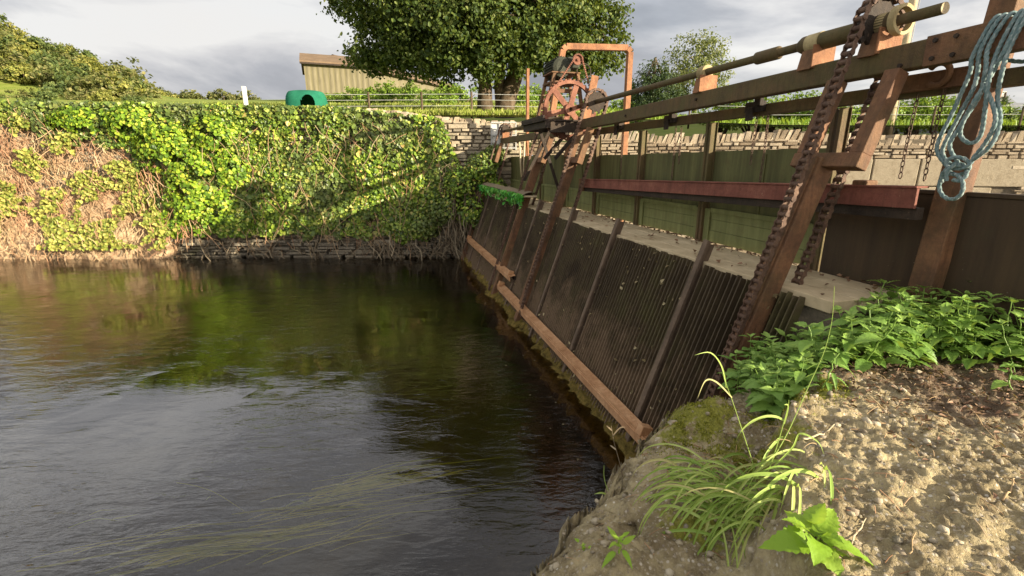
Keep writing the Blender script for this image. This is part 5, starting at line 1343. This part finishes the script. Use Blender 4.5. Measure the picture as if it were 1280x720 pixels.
# ------------------------------------------------------------------ grasses in front
def ribbon(mb, pts, w, up=None):
    pts = [Vector(p) for p in pts]; b = len(mb.v); n = len(pts)
    for i, p in enumerate(pts):
        t = (pts[min(i+1, n-1)]-pts[max(i-1, 0)]).normalized(); s = t.cross(Vector((0.15, -.8, .55)))
        s = s.normalized() if s.length > 1e-4 else Vector((1, 0, 0)); q = i/(n-1); ww = w*(0.55+.45*math.sin(math.pi*min(1, q*1.4+.1)) if q < .55 else max(.03, (1-q)/.45))
        nrm = s.cross(t)
        mb.v += [p-s*ww/2+nrm*ww*.18, p, p+s*ww/2+nrm*ww*.18]
    for i in range(n-1):
        for k in range(2): mb.f.append((b+3*i+k, b+3*i+k+1, b+3*i+3+k+1, b+3*i+3+k))
def arch(base, az, L, rise, n=14):
    """a blade that rises then bends over"""
    pts = []; p = Vector(base); el = rise; step = L/n
    for k in range(n+1):
        pts.append(p.copy()); p = p+Vector((math.cos(az)*math.cos(el), math.sin(az)*math.cos(el), math.sin(el)))*step; el -= (rise+1.15)/n*1.25*random.uniform(.7, 1.3)
    return pts
random.seed(5)
gb = at(938, 598, z=1.37)
gs = thing('grass_tuft', 'long bladed green grass tuft hanging over the mossy ledge', 'grass tuft', gb)
mb = MB(); ms_ = MB()
for i in range(210):
    b = gb+Vector((random.gauss(-.02, .09), random.gauss(.0, .10), 0)); b.z = hblock(b.x, b.y)
    az = random.gauss(math.pi*1.02, .5) if random.random() < .78 else random.uniform(0, 6.28)
    ribbon(mb, arch(b, az, random.uniform(.16, .42), random.uniform(.25, 1.05)), random.uniform(.005, .011))
for i in range(26):
    b = gb+Vector((random.gauss(.01, .05), random.gauss(-.12, .05), 0)); b.z = hblock(b.x, b.y)
    ribbon(mb, arch(b, random.gauss(math.pi*1.25, .45), random.uniform(.2, .36), random.uniform(.3, 1.1)), random.uniform(.008, .014))
for i in range(150):
    b = gb+Vector((random.gauss(-.06, .10), random.gauss(.02, .10), 0)); b.z = hblock(b.x, b.y)
    ribbon(ms_, arch(b, random.uniform(0, 6.28), random.uniform(.06, .18), random.uniform(.1, .9), 8), random.uniform(.002, .004))
mb.build('blades', M['blade'], gs); ms_.build('dead_blades', M['straw'], gs)
def stalk(pix, label, w=.006, mat='blade', leaves_=(), name='grass_stalk'):
    pts = [at(u, v, y=y) for u, v, y in pix]; pts[0].z = min(pts[0].z, hblock(pts[0].x, pts[0].y)) if False else pts[0].z
    S = []
    for i in range(len(pts)-1):
        p0, p1, p2, p3 = pts[max(i-1, 0)], pts[i], pts[i+1], pts[min(i+2, len(pts)-1)]
        for k in range(6):
            t = k/6; S.append(0.5*((2*p1)+(p2-p0)*t+(2*p0-5*p1+4*p2-p3)*t*t+(3*p1-p0-3*p2+p3)*t*t*t))
    S.append(pts[-1]); t = thing(name, label, 'grass', S[0]); mb = MB(); mb.tube(S, [w*.35*(1-.6*i/len(S)) for i in range(len(S))], 6); mb.build('stem', M[mat], t)
    if leaves_:
        mb = MB()
        for lf in leaves_:
            q = [at(u, v, y=y) for u, v, y in lf]; S2 = []
            for i in range(len(q)-1):
                p0, p1, p2, p3 = q[max(i-1, 0)], q[i], q[i+1], q[min(i+2, len(q)-1)]
                for k in range(5):
                    tt = k/5; S2.append(0.5*((2*p1)+(p2-p0)*tt+(2*p0-5*p1+4*p2-p3)*tt*tt+(3*p1-p0-3*p2+p3)*tt**3))
            S2.append(q[-1]); ribbon(mb, S2, w*1.15)
        mb.build('leaf_blade', M[mat], t)
stalk([(943, 585, 1.50), (930, 545, 1.52), (915, 500, 1.54), (902, 465, 1.56)], 'tall bent grass stalk with two arching blades above the tuft', .0052, leaves_=([(908, 485, 1.55), (902, 458, 1.56), (888, 441, 1.55), (868, 444, 1.52)], [(915, 497, 1.54), (896, 478, 1.54), (882, 476, 1.53), (872, 498, 1.5)]))
stalk([(965, 575, 1.45), (985, 540, 1.5), (1012, 480, 1.56), (1030, 440, 1.58), (1040, 400, 1.6), (1043, 358, 1.6)], 'single slim grass stalk standing tall in front of the nettles', .005)
stalk([(960, 590, 1.42), (972, 555, 1.43), (984, 512, 1.44), (986, 500, 1.44)], 'short green grass stalk on the edge of the bank right of the tuft', .006, leaves_=([(980, 530, 1.44), (985, 508, 1.44), (980, 506, 1.42)], [(965, 585, 1.42), (990, 560, 1.42), (1000, 542, 1.42), (1022, 552, 1.40), (1030, 568, 1.39)]))
stalk([(783, 618, 1.78), (775, 580, 1.80), (768, 555, 1.82), (764, 532, 1.82)], 'pale grey leafy stem against the dark water', .006, 'root', leaves_=([(766, 545, 1.82), (775, 535, 1.82), (782, 534, 1.82)], [(765, 538, 1.82), (758, 532, 1.82)], [(776, 590, 1.8), (783, 580, 1.8)], [(770, 562, 1.8), (762, 556, 1.8)]), name='weed_stem')
stalk([(765, 625, 1.75), (758, 608, 1.76), (755, 595, 1.76), (755, 582, 1.76)], 'short pale weed blade at the corner of the bank above the water', .007, 'blade', leaves_=([(763, 620, 1.75), (752, 616, 1.74), (742, 618, 1.73)], [(765, 622, 1.75), (772, 614, 1.75), (776, 609, 1.75)]), name='weed_stem')
# sticks and dead leaves
for (u0, v0, u1, v1, r_, mat, lab) in ((1002, 552, 1042, 540, .004, 'wood_pale', 'pale forked twig in the middle of the concrete bank'), (1085, 500, 1122, 520, .003, 'dry_stem', 'thin brown twig below the nettle patch'), (1210, 505, 1250, 560, .0025, 'dry_stem', 'dry brown stem lying near the right edge'), (1062, 690, 1082, 648, .0025, 'wood_pale', 'straw lying beside the bright broad leaved plant'), (1255, 625, 1268, 600, .003, 'dry_stem', 'short pale twig low at the right edge of the bank'), (1120, 520, 1190, 545, .002, 'straw', 'long thin straw across the upper bank'), (1135, 700, 1143, 672, .002, 'straw', 'short straw on the bottom of the bank')):
    p, q = at(u0, v0, z=1.5), at(u1, v1, z=1.5); mb = MB(); pts = []
    for k in range(7):
        s = p.lerp(q, k/6); s.z = hblock(s.x, s.y)+.008; pts.append(s+Vector((random.gauss(0, .002), random.gauss(0, .002), 0)))
    mb.tube(pts, [r_, r_, r_*.9, r_*.9, r_*.8, r_*.7, r_*.5], 6); o = mb.build('twig', M[mat], None, True); tag(o, lab, 'twig')
p = at(1218, 500, z=1.5); fm = MB()
for k in range(8):
    g = random.uniform(0, 6.28); b = p+Vector((random.gauss(0, .025), random.gauss(0, .03), 0)); b.z = hblock(b.x, b.y)+.01; toothed(fm, b, (math.cos(g), math.sin(g), random.uniform(0, .6)), VZ, random.uniform(.03, .06), random.uniform(.014, .03), 4, .8, .5)
o = fm.build('dead_leaf_cluster', M['dead_leaf'], None, True); tag(o, 'withered brown leaf cluster on the soil right of the nettles', 'dead leaves')

# ------------------------------------------------------------------ water weed
random.seed(11); mb = MB()
def weed(u0, v0, u1, v1, n, w):
    p, q = at(u0, v0, z=-.05), at(u1, v1, z=-.05)
    for i in range(n):
        o_ = Vector((random.gauss(0, .09), random.gauss(0, .05), 0)); a_ = p.lerp(q, random.uniform(-.15, .5))+o_; b_ = p.lerp(q, random.uniform(.5, 1.15))+o_*1.3
        m_ = 9; pts = []
        for k in range(m_+1):
            t = k/m_; s = a_.lerp(b_, t); s.y += .02*math.sin(t*5+i)+.03*math.sin(math.pi*t); s.z = -.004-.022*(1-t)**2; pts.append(s)
        mb.v; ribbon(mb, pts, w*random.uniform(.6, 1.3))
weed(390, 625, 560, 596, 22, .012); weed(405, 612, 515, 585, 5, .008); weed(180, 690, 400, 668, 18, .013); weed(140, 720, 330, 688, 12, .012); weed(340, 640, 480, 624, 16, .010); weed(370, 690, 560, 640, 6, .008); weed(330, 668, 640, 628, 5, .007); weed(420, 600, 640, 575, 4, .007); weed(60, 700, 300, 672, 6, .010); weed(230, 720, 470, 660, 7, .010); weed(230, 600, 330, 640, 2, .006); weed(300, 650, 430, 640, 6, .008); weed(100, 660, 180, 650, 3, .008)
o = mb.build('river_weed', M['weed']); tag(o, 'yellow green weed strands streaming just under the water', 'river weed', kind='stuff')
